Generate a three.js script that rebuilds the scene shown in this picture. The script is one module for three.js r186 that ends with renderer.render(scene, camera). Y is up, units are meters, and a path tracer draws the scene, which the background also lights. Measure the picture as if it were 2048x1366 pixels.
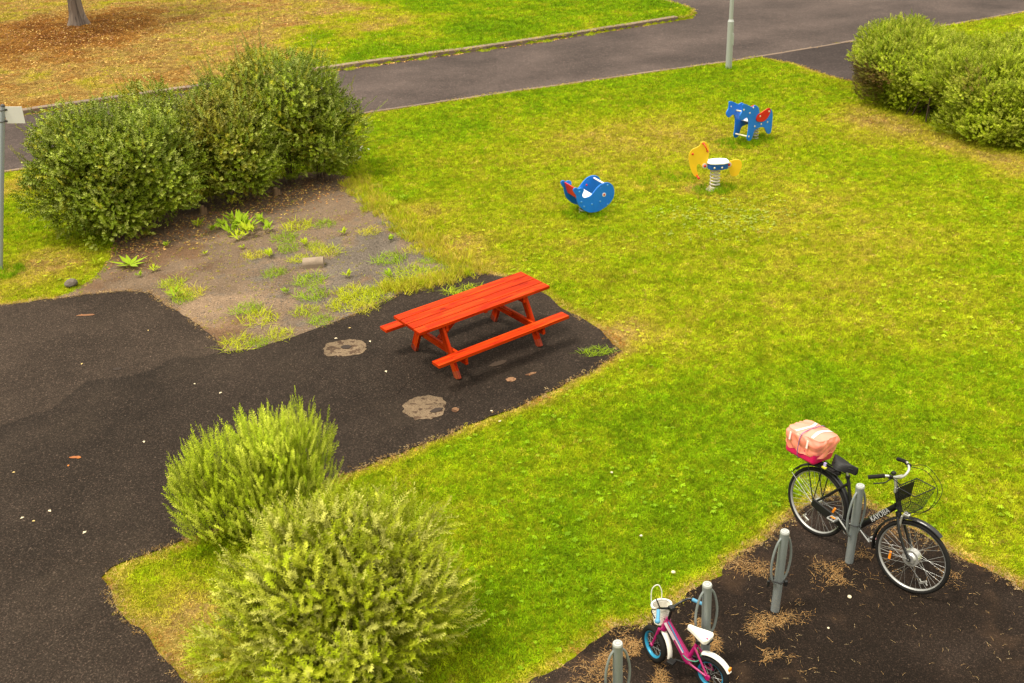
import * as THREE from 'three';
import { mergeGeometries } from 'three/addons/utils/BufferGeometryUtils.js';
import { RoundedBoxGeometry } from 'three/addons/geometries/RoundedBoxGeometry.js';
import { TextGeometry } from 'three/addons/geometries/TextGeometry.js';
import { FontLoader } from 'three/addons/loaders/FontLoader.js';

// ---------------------------------------------------------------- camera, sky, sun, exposure
const scene = new THREE.Scene();
const camera = new THREE.PerspectiveCamera(37.0, 1024 / 683, 0.1, 900);
camera.position.set(0, 6.603, 0);
camera.up.set(0.055, 0.884, -0.464);
camera.lookAt(0, 6.603 - 0.4645, -0.8856);

const renderer = new THREE.WebGLRenderer({ antialias: true });
renderer.setSize(1024, 683);
renderer.toneMapping = THREE.LinearToneMapping;
renderer.toneMappingExposure = 2.3;
renderer.shadowMap.enabled = true;
renderer.shadowMap.type = THREE.PCFSoftShadowMap;

{ // bright overcast sky with thin cloud, a little brighter overhead
  const w = 256, h = 128, d = new Float32Array(w * h * 4);
  for (let j = 0; j < h; j++) for (let i = 0; i < w; i++) {
    const el = ((j + 0.5) / h - 0.5) * Math.PI, up = Math.max(0, Math.sin(el));
    const k = el < 0 ? 0.16 : 0.24 + 1.0 * Math.pow(up, 1.3);
    const o = (j * w + i) * 4;
    d[o] = k * 1.0; d[o + 1] = k * 0.95; d[o + 2] = k * 0.82; d[o + 3] = 1;
  }
  const sky = new THREE.DataTexture(d, w, h, THREE.RGBAFormat, THREE.FloatType);
  sky.mapping = THREE.EquirectangularReflectionMapping;
  sky.magFilter = sky.minFilter = THREE.LinearFilter;
  sky.needsUpdate = true;
  scene.background = sky; scene.environment = sky;
}
const sun = new THREE.DirectionalLight(new THREE.Color(1.0, 0.92, 0.78), 1.5);
sun.position.set(-14, 34, -11);
sun.target.position.set(0, 0, -14);
sun.castShadow = true;
sun.shadow.radius = 20;
sun.shadow.mapSize.set(2048, 2048);
Object.assign(sun.shadow.camera, { left: -30, right: 30, top: 30, bottom: -30, near: 1, far: 90 });
scene.add(sun, sun.target);

// ---------------------------------------------------------------- helpers
function rng(seed) { let a = seed >>> 0; return () => { a = (a + 0x6D2B79F5) | 0; let t = Math.imul(a ^ (a >>> 15), 1 | a); t = (t + Math.imul(t ^ (t >>> 7), 61 | t)) ^ t; return ((t ^ (t >>> 14)) >>> 0) / 4294967296; }; }
function h2(x, y, s) { let n = Math.imul(x, 374761393) ^ Math.imul(y, 668265263) ^ Math.imul(s, 1274126177); n = Math.imul(n ^ (n >>> 13), 1274126177); return ((n ^ (n >>> 16)) >>> 0) / 4294967296; }
function vn(x, y, s = 0) { const xi = Math.floor(x), yi = Math.floor(y); let fx = x - xi, fy = y - yi; fx = fx * fx * (3 - 2 * fx); fy = fy * fy * (3 - 2 * fy); const a = h2(xi, yi, s), b = h2(xi + 1, yi, s), c = h2(xi, yi + 1, s), d = h2(xi + 1, yi + 1, s); return a + (b - a) * fx + (c - a) * fy + (a - b - c + d) * fx * fy; }
function fbm(x, y, o = 4, s = 0) { let v = 0, a = 0.5, n = 0; for (let i = 0; i < o; i++) { v += a * vn(x, y, s + i * 17); n += a; a *= 0.5; x = x * 2.03 + 3.1; y = y * 2.03 - 1.7; } return v / n; }
const clamp = (x, a = 0, b = 1) => Math.min(b, Math.max(a, x));
const sm = (a, b, x) => { const t = clamp((x - a) / (b - a)); return t * t * (3 - 2 * t); };
const mix = (a, b, t) => a + (b - a) * t;
const mix3 = (a, b, t) => [mix(a[0], b[0], t), mix(a[1], b[1], t), mix(a[2], b[2], t)];
const V = (x, y, z) => new THREE.Vector3(x, y, z);
const lin = (r, g, b) => new THREE.Color().setRGB(r, g, b);
const mat = (c, o = {}) => new THREE.MeshStandardMaterial({ color: lin(...c), roughness: 0.6, side: THREE.DoubleSide, ...o });
const leafMat = (o = {}) => new THREE.MeshPhysicalMaterial({ color: 0xffffff, roughness: 0.5, side: THREE.DoubleSide, transmission: 0.28, thickness: 0, specularIntensity: 0.25, ...o });

const taken = new Map();
function numbered(n) { const k = taken.get(n) || 0; taken.set(n, k + 1); return k ? `${n}_${String(k).padStart(3, '0')}` : n; }
function shadows(o) { o.castShadow = true; o.receiveShadow = true; return o; }
function tag(o, label, category, group, kind) { if (label) o.userData.label = label; if (category) o.userData.category = category; if (group) o.userData.group = group; if (kind) o.userData.kind = kind; return o; }
function thing(name, label, category, p = [0, 0, 0], turn = 0, group) { const g = new THREE.Group(); g.name = numbered(name); g.position.set(...p); g.rotation.y = turn; scene.add(g); return tag(g, label, category, group); }
function part(name, geo, m, parent, label) { const o = shadows(new THREE.Mesh(Array.isArray(geo) ? merge(geo) : geo, m)); o.name = name; if (label) o.userData.label = label; parent.add(o); return o; }
function sub(name, parent) { const g = new THREE.Group(); g.name = name; parent.add(g); return g; }
function merge(list) { const l = list.map(g => { const q = g.index ? g.toNonIndexed() : g; for (const k of Object.keys(q.attributes)) if (!['position', 'normal', 'uv'].includes(k)) q.deleteAttribute(k); if (!q.attributes.uv) q.setAttribute('uv', new THREE.BufferAttribute(new Float32Array(q.attributes.position.count * 2), 2)); return q; }); return l.length > 1 ? mergeGeometries(l) : l[0]; }
const box = (x, y, z, w, h, d, r = 0.004) => new RoundedBoxGeometry(w, h, d, 1, Math.min(r, w / 2.2, h / 2.2, d / 2.2)).translate(x, y, z);
function bar(a, b, r, r2 = r, n = 10) { a = V(...a); b = V(...b); const d = b.clone().sub(a), L = d.length(); const g = new THREE.CylinderGeometry(r2, r, L, n); g.translate(0, L / 2, 0); g.applyQuaternion(new THREE.Quaternion().setFromUnitVectors(V(0, 1, 0), d.normalize())); return g.translate(a.x, a.y, a.z); }
function tube(pts, r, n = 24, k = 7, closed = false) { return new THREE.TubeGeometry(new THREE.CatmullRomCurve3(pts.map(p => V(...p)), closed), n, r, k, closed); }
function plank(a, b, w, h, up = [0, 1, 0], r = 0.006) { // a board from a to b
  a = V(...a); b = V(...b); const x = b.clone().sub(a), L = x.length(); x.normalize(); const z = x.clone().cross(V(...up)).normalize(), y = z.clone().cross(x);
  const g = new RoundedBoxGeometry(L, h, w, 1, r); const uv = g.attributes.uv, p = g.attributes.position, nn = g.attributes.normal;
  for (let i = 0; i < p.count; i++) { const ny = Math.abs(nn.getY(i)); uv.setXY(i, p.getX(i) * 0.5, (ny > 0.7 ? p.getZ(i) : p.getY(i) + 0.3) * 1.6); }
  g.applyMatrix4(new THREE.Matrix4().makeBasis(x, y, z)); const c = a.add(b).multiplyScalar(0.5); return g.translate(c.x, c.y, c.z);
}
function shiftUV(g, u, v) { const a = g.attributes.uv; for (let i = 0; i < a.count; i++) a.setXY(i, a.getX(i) + u, a.getY(i) + v); return g; }
function dataTex(w, h, f, srgb = true) {
  const d = new Uint8Array(w * h * 4);
  const enc = srgb ? c => { c = clamp(c); return 255 * (c <= 0.0031308 ? 12.92 * c : 1.055 * Math.pow(c, 1 / 2.4) - 0.055); } : c => 255 * clamp(c);
  const lut = new Uint8Array(4097); for (let i = 0; i <= 4096; i++) lut[i] = Math.round(enc(i / 4096));
  const out = [0, 0, 0];
  for (let j = 0; j < h; j++) for (let i = 0; i < w; i++) { f(i / w, j / h, out, i, j); const o = (j * w + i) * 4; for (let k = 0; k < 3; k++) d[o + k] = lut[Math.round(clamp(out[k]) * 4096)]; d[o + 3] = 255; }
  const t = new THREE.DataTexture(d, w, h); t.wrapS = t.wrapT = THREE.RepeatWrapping; t.magFilter = THREE.LinearFilter; t.minFilter = THREE.LinearMipmapLinearFilter; t.generateMipmaps = true; if (srgb) t.colorSpace = THREE.SRGBColorSpace; t.needsUpdate = true; return t;
}
const _m = new THREE.Matrix4(), _q = new THREE.Quaternion(), _q2 = new THREE.Quaternion(), _s = V(1, 1, 1), _p = V(0, 0, 0), _d = V(0, 1, 0), Y = V(0, 1, 0), _c = new THREE.Color();
class Scatter { // collects copies: position, direction of the copy's y axis, roll, scale, colour
  constructor() { this.m = []; this.c = []; }
  add(x, y, z, dx, dy, dz, roll, s, c, sy = s) { _d.set(dx, dy, dz).normalize(); _q.setFromUnitVectors(Y, _d); _q2.setFromAxisAngle(Y, roll); _q.multiply(_q2); _m.compose(_p.set(x, y, z), _q, _s.set(s, sy, s)); this.m.push(..._m.elements); this.c.push(c[0], c[1], c[2]); }
  build(name, geo, m, parent = scene) {
    const n = this.c.length / 3, o = new THREE.InstancedMesh(geo, m, n); o.instanceMatrix = new THREE.InstancedBufferAttribute(new Float32Array(this.m), 16); o.instanceColor = new THREE.InstancedBufferAttribute(new Float32Array(this.c), 3);
    o.name = parent === scene ? numbered(name) : name; o.userData.kind = 'stuff'; shadows(o); parent.add(o); return o;
  }
}
function tris(list) { const g = new THREE.BufferGeometry(); g.setAttribute('position', new THREE.BufferAttribute(new Float32Array(list.flat(2)), 3)); g.setAttribute('uv', new THREE.BufferAttribute(new Float32Array(list.length * 6), 2)); g.computeVertexNormals(); return g; }

// ---------------------------------------------------------------- ground plan (metres; camera stands over x = 0, z = 0)
const COURT = [[-16, -14.5], [-9.20, -14.67], [-8.05, -14.76], [-7.61, -14.85], [-7.08, -14.93], [-6.55, -15.01], [-6.16, -15.06], [-5.72, -14.92], [-5.35, -14.45], [-4.81, -13.86], [-4.27, -13.15], [-4.04, -12.74], [-3.69, -12.77], [-3.30, -12.97], [-3.05, -13.15], [-2.79, -13.36], [-2.45, -13.60], [-2.11, -13.95], [-1.87, -14.18], [-1.69, -14.39], [-1.23, -14.54], [-0.93, -14.80], [-0.61, -14.97], [-0.25, -14.92], [0.18, -14.56], [0.54, -14.05], [0.80, -13.46], [1.00, -13.17], [1.24, -12.76], [1.38, -12.38], [1.47, -12.13], [1.07, -11.65], [0.58, -11.25], [0.18, -10.92], [-0.32, -10.62], [-0.80, -10.30], [-1.15, -10.07], [-1.59, -9.81], [-1.97, -9.57], [-2.62, -9.11], [-3.61, -8.49], [-4.15, -8.15], [-4.19, -8.02], [-3.99, -7.68], [-3.78, -7.39], [-3.46, -7.10], [-3.25, -6.84], [-2.98, -6.55], [-2.52, -5.96], [-1.6, -4.6], [-16, -4.6]];
const PAD = [[-1.2, -5.2], [-0.43, -5.96], [-0.01, -6.32], [0.26, -6.49], [0.54, -6.73], [0.76, -6.93], [1.06, -6.93], [1.32, -7.15], [1.56, -7.35], [1.86, -7.54], [1.95, -7.72], [2.41, -8.02], [2.72, -8.31], [2.93, -8.52], [3.26, -8.70], [3.55, -8.50], [3.72, -8.29], [3.88, -8.07], [4.03, -7.83], [4.13, -7.68], [4.24, -7.53], [4.44, -7.32], [4.57, -7.13], [4.86, -6.77], [6.2, -5.2]];
const SOIL = [[-7.35, -14.86], [-6.99, -15.3], [-6.85, -15.75], [-6.9, -16.6], [-7.1, -17.4], [-6.9, -18.3], [-6.2, -19.3], [-5.0, -20.3], [-3.9, -20.8], [-3.1, -20.3], [-2.75, -19.3], [-2.34, -18.19], [-1.92, -17.61], [-1.50, -16.69], [-1.04, -15.83], [-0.5, -15.04], [-0.4, -14.6], [-2, -13.5], [-3.6, -12.5], [-4.2, -12.5], [-5.6, -14.6]];
const NEAR = [[-45, -8.9], [-30, -14.4], [-18, -19.2], [-11.06, -21.94], [-3.46, -25.2], [0.05, -26.5], [6.20, -28.56], [7.42, -29.05], [10.39, -30.3], [14.71, -32.22], [24, -36.6], [50, -48.6]];
const FAR = [[-45, -14.5], [-30, -20], [-18, -24.8], [-13.06, -26.71], [-7.79, -28.89], [-5.14, -30.02], [-2.87, -30.89], [0.13, -32.02], [3.37, -33.53], [6.55, -35.02], [6.9, -36.0], [6.6, -37.4], [5.9, -39.0], [2, -47], [16, -54], [50, -66]];
const ROAD = [...NEAR, ...FAR.slice().reverse()];
const PATH = [[7.35, -29.02], [7.75, -28.45], [8.02, -28.10], [8.3, -27.4], [8.47, -26.81], [8.75, -26.1], [9.3, -25.4], [10.6, -25.2], [11.6, -26.4], [12.6, -31.3], [10.39, -30.3]];
function ragged(poly, step, amp, seed) { const out = []; for (let i = 0; i < poly.length; i++) { const a = poly[i], b = poly[(i + 1) % poly.length], L = Math.hypot(b[0] - a[0], b[1] - a[1]), n = L > 6 ? 1 : Math.max(1, Math.round(L / step)); for (let k = 0; k < n; k++) { const t = k / n, x = mix(a[0], b[0], t), z = mix(a[1], b[1], t), e = (fbm(x * 5 + seed, z * 5, 3, seed) - 0.5) * 2 * amp; out.push([x + e * (b[1] - a[1]) / L, z - e * (b[0] - a[0]) / L]); } } return out; }
function inside(poly, x, z) { let c = false; for (let i = 0, j = poly.length - 1; i < poly.length; j = i++) { const [xi, zi] = poly[i], [xj, zj] = poly[j]; if ((zi > z) !== (zj > z) && x < (xj - xi) * (z - zi) / (zj - zi) + xi) c = !c; } return c; }
function edgeDist(poly, x, z, open) { let m = 1e9; for (let i = 0; i < poly.length - (open ? 1 : 0); i++) { const a = poly[i], b = poly[(i + 1) % poly.length], dx = b[0] - a[0], dz = b[1] - a[1]; const t = clamp(((x - a[0]) * dx + (z - a[1]) * dz) / (dx * dx + dz * dz)); const ex = x - a[0] - dx * t, ez = z - a[1] - dz * t, d = ex * ex + ez * ez; if (d < m) m = d; } return Math.sqrt(m); }
const HARD = [COURT, PAD, ROAD, PATH];
const hardIn = (x, z) => HARD.some(p => inside(p, x, z));
const hardDist = (x, z) => Math.min(edgeDist(COURT, x, z), edgeDist(PAD, x, z), edgeDist(ROAD, x, z), edgeDist(PATH, x, z));
const beyondRoad = (x, z) => z < -20 && (() => { for (let i = 0; i < 12; i++) { const a = FAR[i], b = FAR[i + 1]; if (x >= a[0] && x <= b[0]) return z < mix(a[1], b[1], (x - a[0]) / (b[0] - a[0])); } return false; })();
function groundY(x, z) { if (x < -20 || x > 20 || z > -5 || z < -60) return beyondRoad(x, z) ? 0.1 : 0; const n = (fbm(x * 0.6, z * 0.6, 3, 5) - 0.42) * 0.09; if (hardIn(x, z) || inside(SOIL, x, z)) return 0; const d = Math.min(hardDist(x, z), edgeDist(SOIL, x, z)), k = sm(0.05, 1.2, d); return Math.max(0, n) * k + (beyondRoad(x, z) ? 0.105 : 0); }
// how dry the turf is: 0 lush, 0.5 yellow-green, 1 straw, above 1 brown litter
const DRY = [[8.2, -23.1, 0.6, 0.35], [8.4, -22.1, 0.6, 0.4], [8.75, -21.1, 0.6, 0.4], [9.15, -20.1, 0.6, 0.4], [9.6, -19.2, 0.6, 0.4], [10.0, -18.3, 0.7, 0.35], [7.9, -21.4, 1.0, 0.2], [1.6, -21.3, 2.4, 0.16], [3.4, -22.4, 2.2, 0.18], [4.5, -20, 2.2, 0.12], [5.0, -16.5, 2.6, 0.14], [0.7, -15.8, 1.6, 0.16], [1.9, -12.2, 1.2, 0.16], [5.3, -13.3, 2.0, 0.14], [-0.6, -15.2, 0.6, 0.5], [-1.0, -16.3, 0.6, 0.5], [-1.7, -17.9, 0.6, 0.4], [1.5, -12.6, 0.4, 0.5], [3.7, -18.4, 0.35, 0.45], [-10.2, -20.9, 1.0, 0.5], [-7.9, -16.4, 0.8, 0.6], [-8.7, -15.0, 0.5, 0.4], [-3.3, -7.2, 0.5, 0.42], [-3.1, -7.6, 0.5, 0.25], [-2.7, -6.7, 0.6, 0.35], [5.0, -8.2, 0.8, 0.1], [-1.5, -23.6, 1.6, -0.2], [0.5, -25.6, 1.5, -0.15], [5, -27, 2, -0.15], [3.5, -10.5, 1.8, -0.1], [0.5, -8.0, 1.4, -0.22], [2.6, -9.0, 1.2, -0.18], [0.3, -9.6, 1.2, -0.08]];
function dryness(x, z) {
  let d = 0.19 + (fbm(x * 0.45, z * 0.45, 4, 3) - 0.5) * 0.36 + (fbm(x * 2.3, z * 2.3, 3, 9) - 0.5) * 0.32 + (fbm(x * 9, z * 9, 2, 13) - 0.5) * 0.26;
  if (beyondRoad(x, z)) { d = 0.04 + (fbm(x * 0.4, z * 0.4, 4, 31) - 0.5) * 0.45 + (fbm(x * 1.6, z * 1.6, 4, 33) - 0.5) * 0.75; const e = x + (z + 30) * 0.12 + (fbm(x * 0.5, z * 0.5, 3, 41) - 0.5) * 6; d += 0.78 * sm(-3.2, -8.5, e); d += 0.55 * sm(5.5, 1.2, Math.hypot(x + 15.7, (z + 38.5) * 0.8)); }
  for (const [a, b, r, k] of DRY) { const q = ((x - a) ** 2 + (z - b) ** 2) / (r * r); if (q < 6) d += k * Math.exp(-q); }
  return d;
}
const RAMP = [[-0.3, [0.185, 0.345, 0.003]], [0.05, [0.30, 0.465, 0.004]], [0.3, [0.48, 0.55, 0.010]], [0.55, [0.59, 0.53, 0.045]], [0.85, [0.64, 0.46, 0.14]], [1.15, [0.54, 0.28, 0.06]], [1.6, [0.34, 0.14, 0.03]]];
function turf(d) { if (d <= RAMP[0][0]) return RAMP[0][1]; for (let i = 1; i < RAMP.length; i++) if (d < RAMP[i][0]) return mix3(RAMP[i - 1][1], RAMP[i][1], (d - RAMP[i - 1][0]) / (RAMP[i][0] - RAMP[i - 1][0])); return RAMP[RAMP.length - 1][1]; }

// ---------------------------------------------------------------- ground sheet
const thatchTex = dataTex(1024, 1024, (u, v, o, i, j) => { const n = fbm(u * 60 % 60, v * 60, 4, 2), k = 0.45 + 0.55 * n + (h2(i, j, 4) - 0.5) * 0.35; o[0] = k; o[1] = k * (0.94 + 0.12 * vn(u * 90, v * 90, 6)); o[2] = k * 0.9; });
{
  const axis = (lo, hi, step, far) => { const a = []; for (let v = lo; v <= hi + 1e-6; v += step) a.push(v); let s = step; const pre = [], post = []; for (let v = lo; v > -far;) { s *= 1.35; v -= s; pre.unshift(v); } s = step; for (let v = hi; v < far;) { s *= 1.35; v += s; post.push(v); } return [...pre, ...a, ...post]; };
  const xs = axis(-18, 18, 0.13, 320), zs = axis(-46, -4, 0.13, 320), nx = xs.length, nz = zs.length;
  const p = new Float32Array(nx * nz * 3), c = new Float32Array(nx * nz * 3), uv = new Float32Array(nx * nz * 2), idx = [];
  for (let j = 0; j < nz; j++) for (let i = 0; i < nx; i++) {
    const x = xs[i], z = zs[j], o = j * nx + i, fine = Math.abs(x) < 22 && z > -55 && z < -3;
    p[o * 3] = x; p[o * 3 + 1] = fine ? groundY(x, z) : (beyondRoad(x, z) ? 0.1 : 0); p[o * 3 + 2] = z;
    const d = dryness(x, z) + 0.12, t = turf(d), k = 0.30 + 0.2 * fbm(x * 3, z * 3, 2, 77);
    c[o * 3] = t[0] * k; c[o * 3 + 1] = t[1] * k * 0.94; c[o * 3 + 2] = t[2] * k; uv[o * 2] = x / 1.7; uv[o * 2 + 1] = z / 1.7;
    if (i < nx - 1 && j < nz - 1) idx.push(o, o + nx, o + 1, o + 1, o + nx, o + nx + 1);
  }
  const g = new THREE.BufferGeometry(); g.setAttribute('position', new THREE.BufferAttribute(p, 3)); g.setAttribute('color', new THREE.BufferAttribute(c, 3)); g.setAttribute('uv', new THREE.BufferAttribute(uv, 2)); g.setIndex(idx); g.computeVertexNormals();
  const o = part('ground', g, new THREE.MeshPhysicalMaterial({ map: thatchTex, vertexColors: true, roughness: 1, specularIntensity: 0.1 }), scene); tag(o, 'mown lawn ground under the grass around the paved areas', 'ground', null, 'structure');
}
function sheet(name, poly, y, x0, z0, w, h, m, label) {
  const s = new THREE.Shape(poly.map(([x, z]) => new THREE.Vector2(x, -z))), g = new THREE.ShapeGeometry(s); g.rotateX(-Math.PI / 2); g.translate(0, y, 0);
  const p = g.attributes.position, uv = g.attributes.uv; for (let i = 0; i < p.count; i++) uv.setXY(i, (p.getX(i) - x0) / w, (p.getZ(i) - z0) / h);
  const o = part(name, g, m, scene); return tag(o, label, null, null, 'structure');
}
// asphalt: dark binder, pale and rusty aggregate grains, patches of fines
function asphalt(w, h, mw, mh, x0, z0, base, seed, extra, rough = 1) {
  return dataTex(w, h, (u, v, o, i, j) => {
    const x = x0 + u * mw, z = z0 + v * mh; let k = 0.52 + 0.9 * fbm(x * 0.8, z * 0.8, 5, seed) + 0.25 * (fbm(x * 6, z * 6, 2, seed + 3) - 0.5);
    const a = h2(i >> 0, j >> 0, seed), b = vn(i * 0.55, j * 0.55, seed + 7); k *= mix(0.96, 0.42 + 1.0 * b * b + 0.42 * a, rough); let r = 0, gg = 0;
    if (b > 0.83) { const t = (b - 0.83) * 9; k += t * 1.7 * rough; } if (a > 0.986) { k += 3.0 * rough; r = 0.2; }
    o[0] = base[0] * k * (1 + r); o[1] = base[1] * k; o[2] = base[2] * k; if (extra) extra(x, z, o, b, a, i, j);
  });
}
const grainBump = dataTex(512, 512, (u, v, o, i, j) => { const a = h2(i, j, 3) * 0.5 + vn(i * 0.4, j * 0.4, 5) * 0.5; o[0] = o[1] = o[2] = a; }, false);
const bumpRep = (x, y) => { const t = grainBump.clone(); t.repeat.set(x, y); t.needsUpdate = true; return t; };
const SEAM = [[-4.04, -12.74], [-4.72, -12.59], [-5.17, -12.2], [-5.77, -12.03], [-5.98, -11.4], [-6.37, -11.13], [-7.2, -10.65], [-12, -9]], CRACKS = [[-5.6, -8.5, -4.2, -8.1, 1], [-7.5, -9.6, -4.9, -9.9, 5], [-3.2, -12.2, -1.4, -11.4, 9], [-2.6, -10.2, -0.6, -12.4, 13], [-4.8, -10.9, -3.3, -9.2, 17]];
const courtTex = asphalt(2048, 1712, 11.6, 9.7, -10, -15.2, [0.0285, 0.0205, 0.0152], 11, (x, z, o, b, a) => {
  // older worn asphalt behind the overlay seam, a crack along it and a few hairline cracks
  if (x < -3.9) { let l = -12.74; for (let q = 0; q < SEAM.length - 1; q++) if (x <= SEAM[q][0] && x > SEAM[q + 1][0]) l = mix(SEAM[q][1], SEAM[q + 1][1], (SEAM[q][0] - x) / (SEAM[q][0] - SEAM[q + 1][0])); l += (fbm(x * 3, 3, 4, 61) - 0.5) * 0.35; const k = sm(-0.02, 0.06, l - z) * 0.34 - 0.16 * sm(0.5, 0.0, z - l) * sm(-0.02, 0.02, z - l); o[0] *= 1 + k; o[1] *= 1 + k * 0.95; o[2] *= 1 + k * 0.9; }
  for (const [a0, b0, a1, b1, sd] of CRACKS) { const dx = a1 - a0, dz = b1 - b0, L = Math.hypot(dx, dz), t = ((x - a0) * dx + (z - b0) * dz) / L; if (t < 0 || t > L) continue; const e = ((x - a0) * -dz + (z - b0) * dx) / L + (fbm(t * 2.2, sd, 4, 63) - 0.5) * 0.6; if (Math.abs(e) < 0.007 * vn(t * 4, sd, 64)) { o[0] *= 0.35; o[1] *= 0.35; o[2] *= 0.35; } else if (Math.abs(e) < 0.02) { o[0] *= 1.12; o[1] *= 1.1; o[2] *= 1.06; } }
  const st = fbm(x * 1.3 + 9, z * 1.3, 4, 71); if (st > 0.58) { const k = (st - 0.58) * 2.2; o[0] += 0.010 * k; o[1] += 0.0072 * k; o[2] += 0.0045 * k; }
});
sheet('asphalt_court', ragged(COURT, 0.1, 0.045, 4), 0.014, -10, -15.2, 11.6, 9.7, new THREE.MeshPhysicalMaterial({ specularIntensity: 0.2, map: courtTex, bumpMap: bumpRep(8, 7), bumpScale: 0.003, roughness: 0.88 }), 'dark speckled asphalt area under the red picnic table');
const padTex = asphalt(1536, 1024, 6.2, 4.13, -1.2, -8.9, [0.0215, 0.0145, 0.0102], 23, (x, z, o, b, a) => {
  const st = fbm(x * 1.1, z * 1.1, 4, 73), k = sm(0.35, 0.7, st); o[0] *= 0.75 + 0.55 * k; o[1] *= 0.72 + 0.6 * k; o[2] *= 0.7 + 0.7 * k;
  const du = fbm(x * 3.5, z * 3.5, 4, 75); if (du > 0.6) { const t = (du - 0.6) * 2; o[0] += 0.04 * t; o[1] += 0.022 * t; o[2] += 0.011 * t; }
});
sheet('bicycle_pavement', ragged(PAD, 0.08, 0.05, 6), 0.014, -1.2, -8.9, 6.2, 4.13, new THREE.MeshPhysicalMaterial({ specularIntensity: 0.2, map: padTex, bumpMap: bumpRep(6, 4), bumpScale: 0.003, roughness: 0.85 }), 'dark brown asphalt under the bicycle stands');
const roadTex = asphalt(2048, 2048, 24, 24, 0, 0, [0.068, 0.0500, 0.0425], 37, (x, z, o) => {
  const al = x * 0.924 - z * 0.383, ac = x * 0.383 + z * 0.924; const k = 0.8 + 0.42 * fbm(al * 0.12, ac * 0.9, 3, 91); o[0] *= k; o[1] *= k; o[2] *= k * 1.02;
}, 0.5);
sheet('road', ragged(ROAD, 0.3, 0.03, 8), 0.018, 0, 0, 24, 24, new THREE.MeshPhysicalMaterial({ specularIntensity: 0.2, map: roadTex, bumpMap: bumpRep(14, 14), bumpScale: 0.003, roughness: 0.72 }), 'grey brown asphalt road crossing behind the lawn');
sheet('path', ragged(PATH, 0.15, 0.05, 9), 0.010, 3, 5, 24, 24, new THREE.MeshPhysicalMaterial({ specularIntensity: 0.2, map: roadTex, color: lin(0.68, 0.70, 0.74), roughness: 0.85 }), 'dark asphalt path joining the road beside the hedge');
// bare soil with gravel
const soilTex = dataTex(1536, 1536, (u, v, o, i, j) => {
  const x = -7.6 + u * 7.4, z = -21 + v * 8.6, n = fbm(x * 2.2, z * 2.2, 5, 51), f = vn(i * 0.5, j * 0.5, 53), a = h2(i, j, 55);
  const gr = sm(0.15, 0.75, 1 - Math.hypot((x + 2.2) / 2.6, (z + 15.6) / 2.5) + (fbm(x * 4, z * 4, 4, 50) - 0.5) * 1.6);
  const k = 0.42 + 0.6 * n + 0.75 * f * f + 0.35 * (a - 0.5); let c = mix3([0.17, 0.118, 0.077], [0.14, 0.113, 0.088], gr);
  const damp = sm(0.55, 0.75, fbm(x * 0.9 + 4, z * 0.9, 4, 57)); c = mix3(c, [0.12, 0.062, 0.03], damp * 0.7 * (1 - gr)); const pale = sm(0.55, 0.7, fbm(x * 0.7 - 4, z * 1.1, 4, 59)); c = mix3(c, [0.28, 0.19, 0.12], pale * 0.6 * (1 - gr));
  const s = k + (f > 0.8 ? (f - 0.8) * 2.5 : 0); o[0] = c[0] * s; o[1] = c[1] * s; o[2] = c[2] * s;
});
sheet('soil', ragged(SOIL, 0.12, 0.12, 3), 0.007, -7.6, -21, 7.4, 8.6, new THREE.MeshPhysicalMaterial({ specularIntensity: 0.2, map: soilTex, bumpMap: bumpRep(9, 9), bumpScale: 0.008, roughness: 1 }), 'bare brown soil and grey gravel patch below the shrubs');

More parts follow.
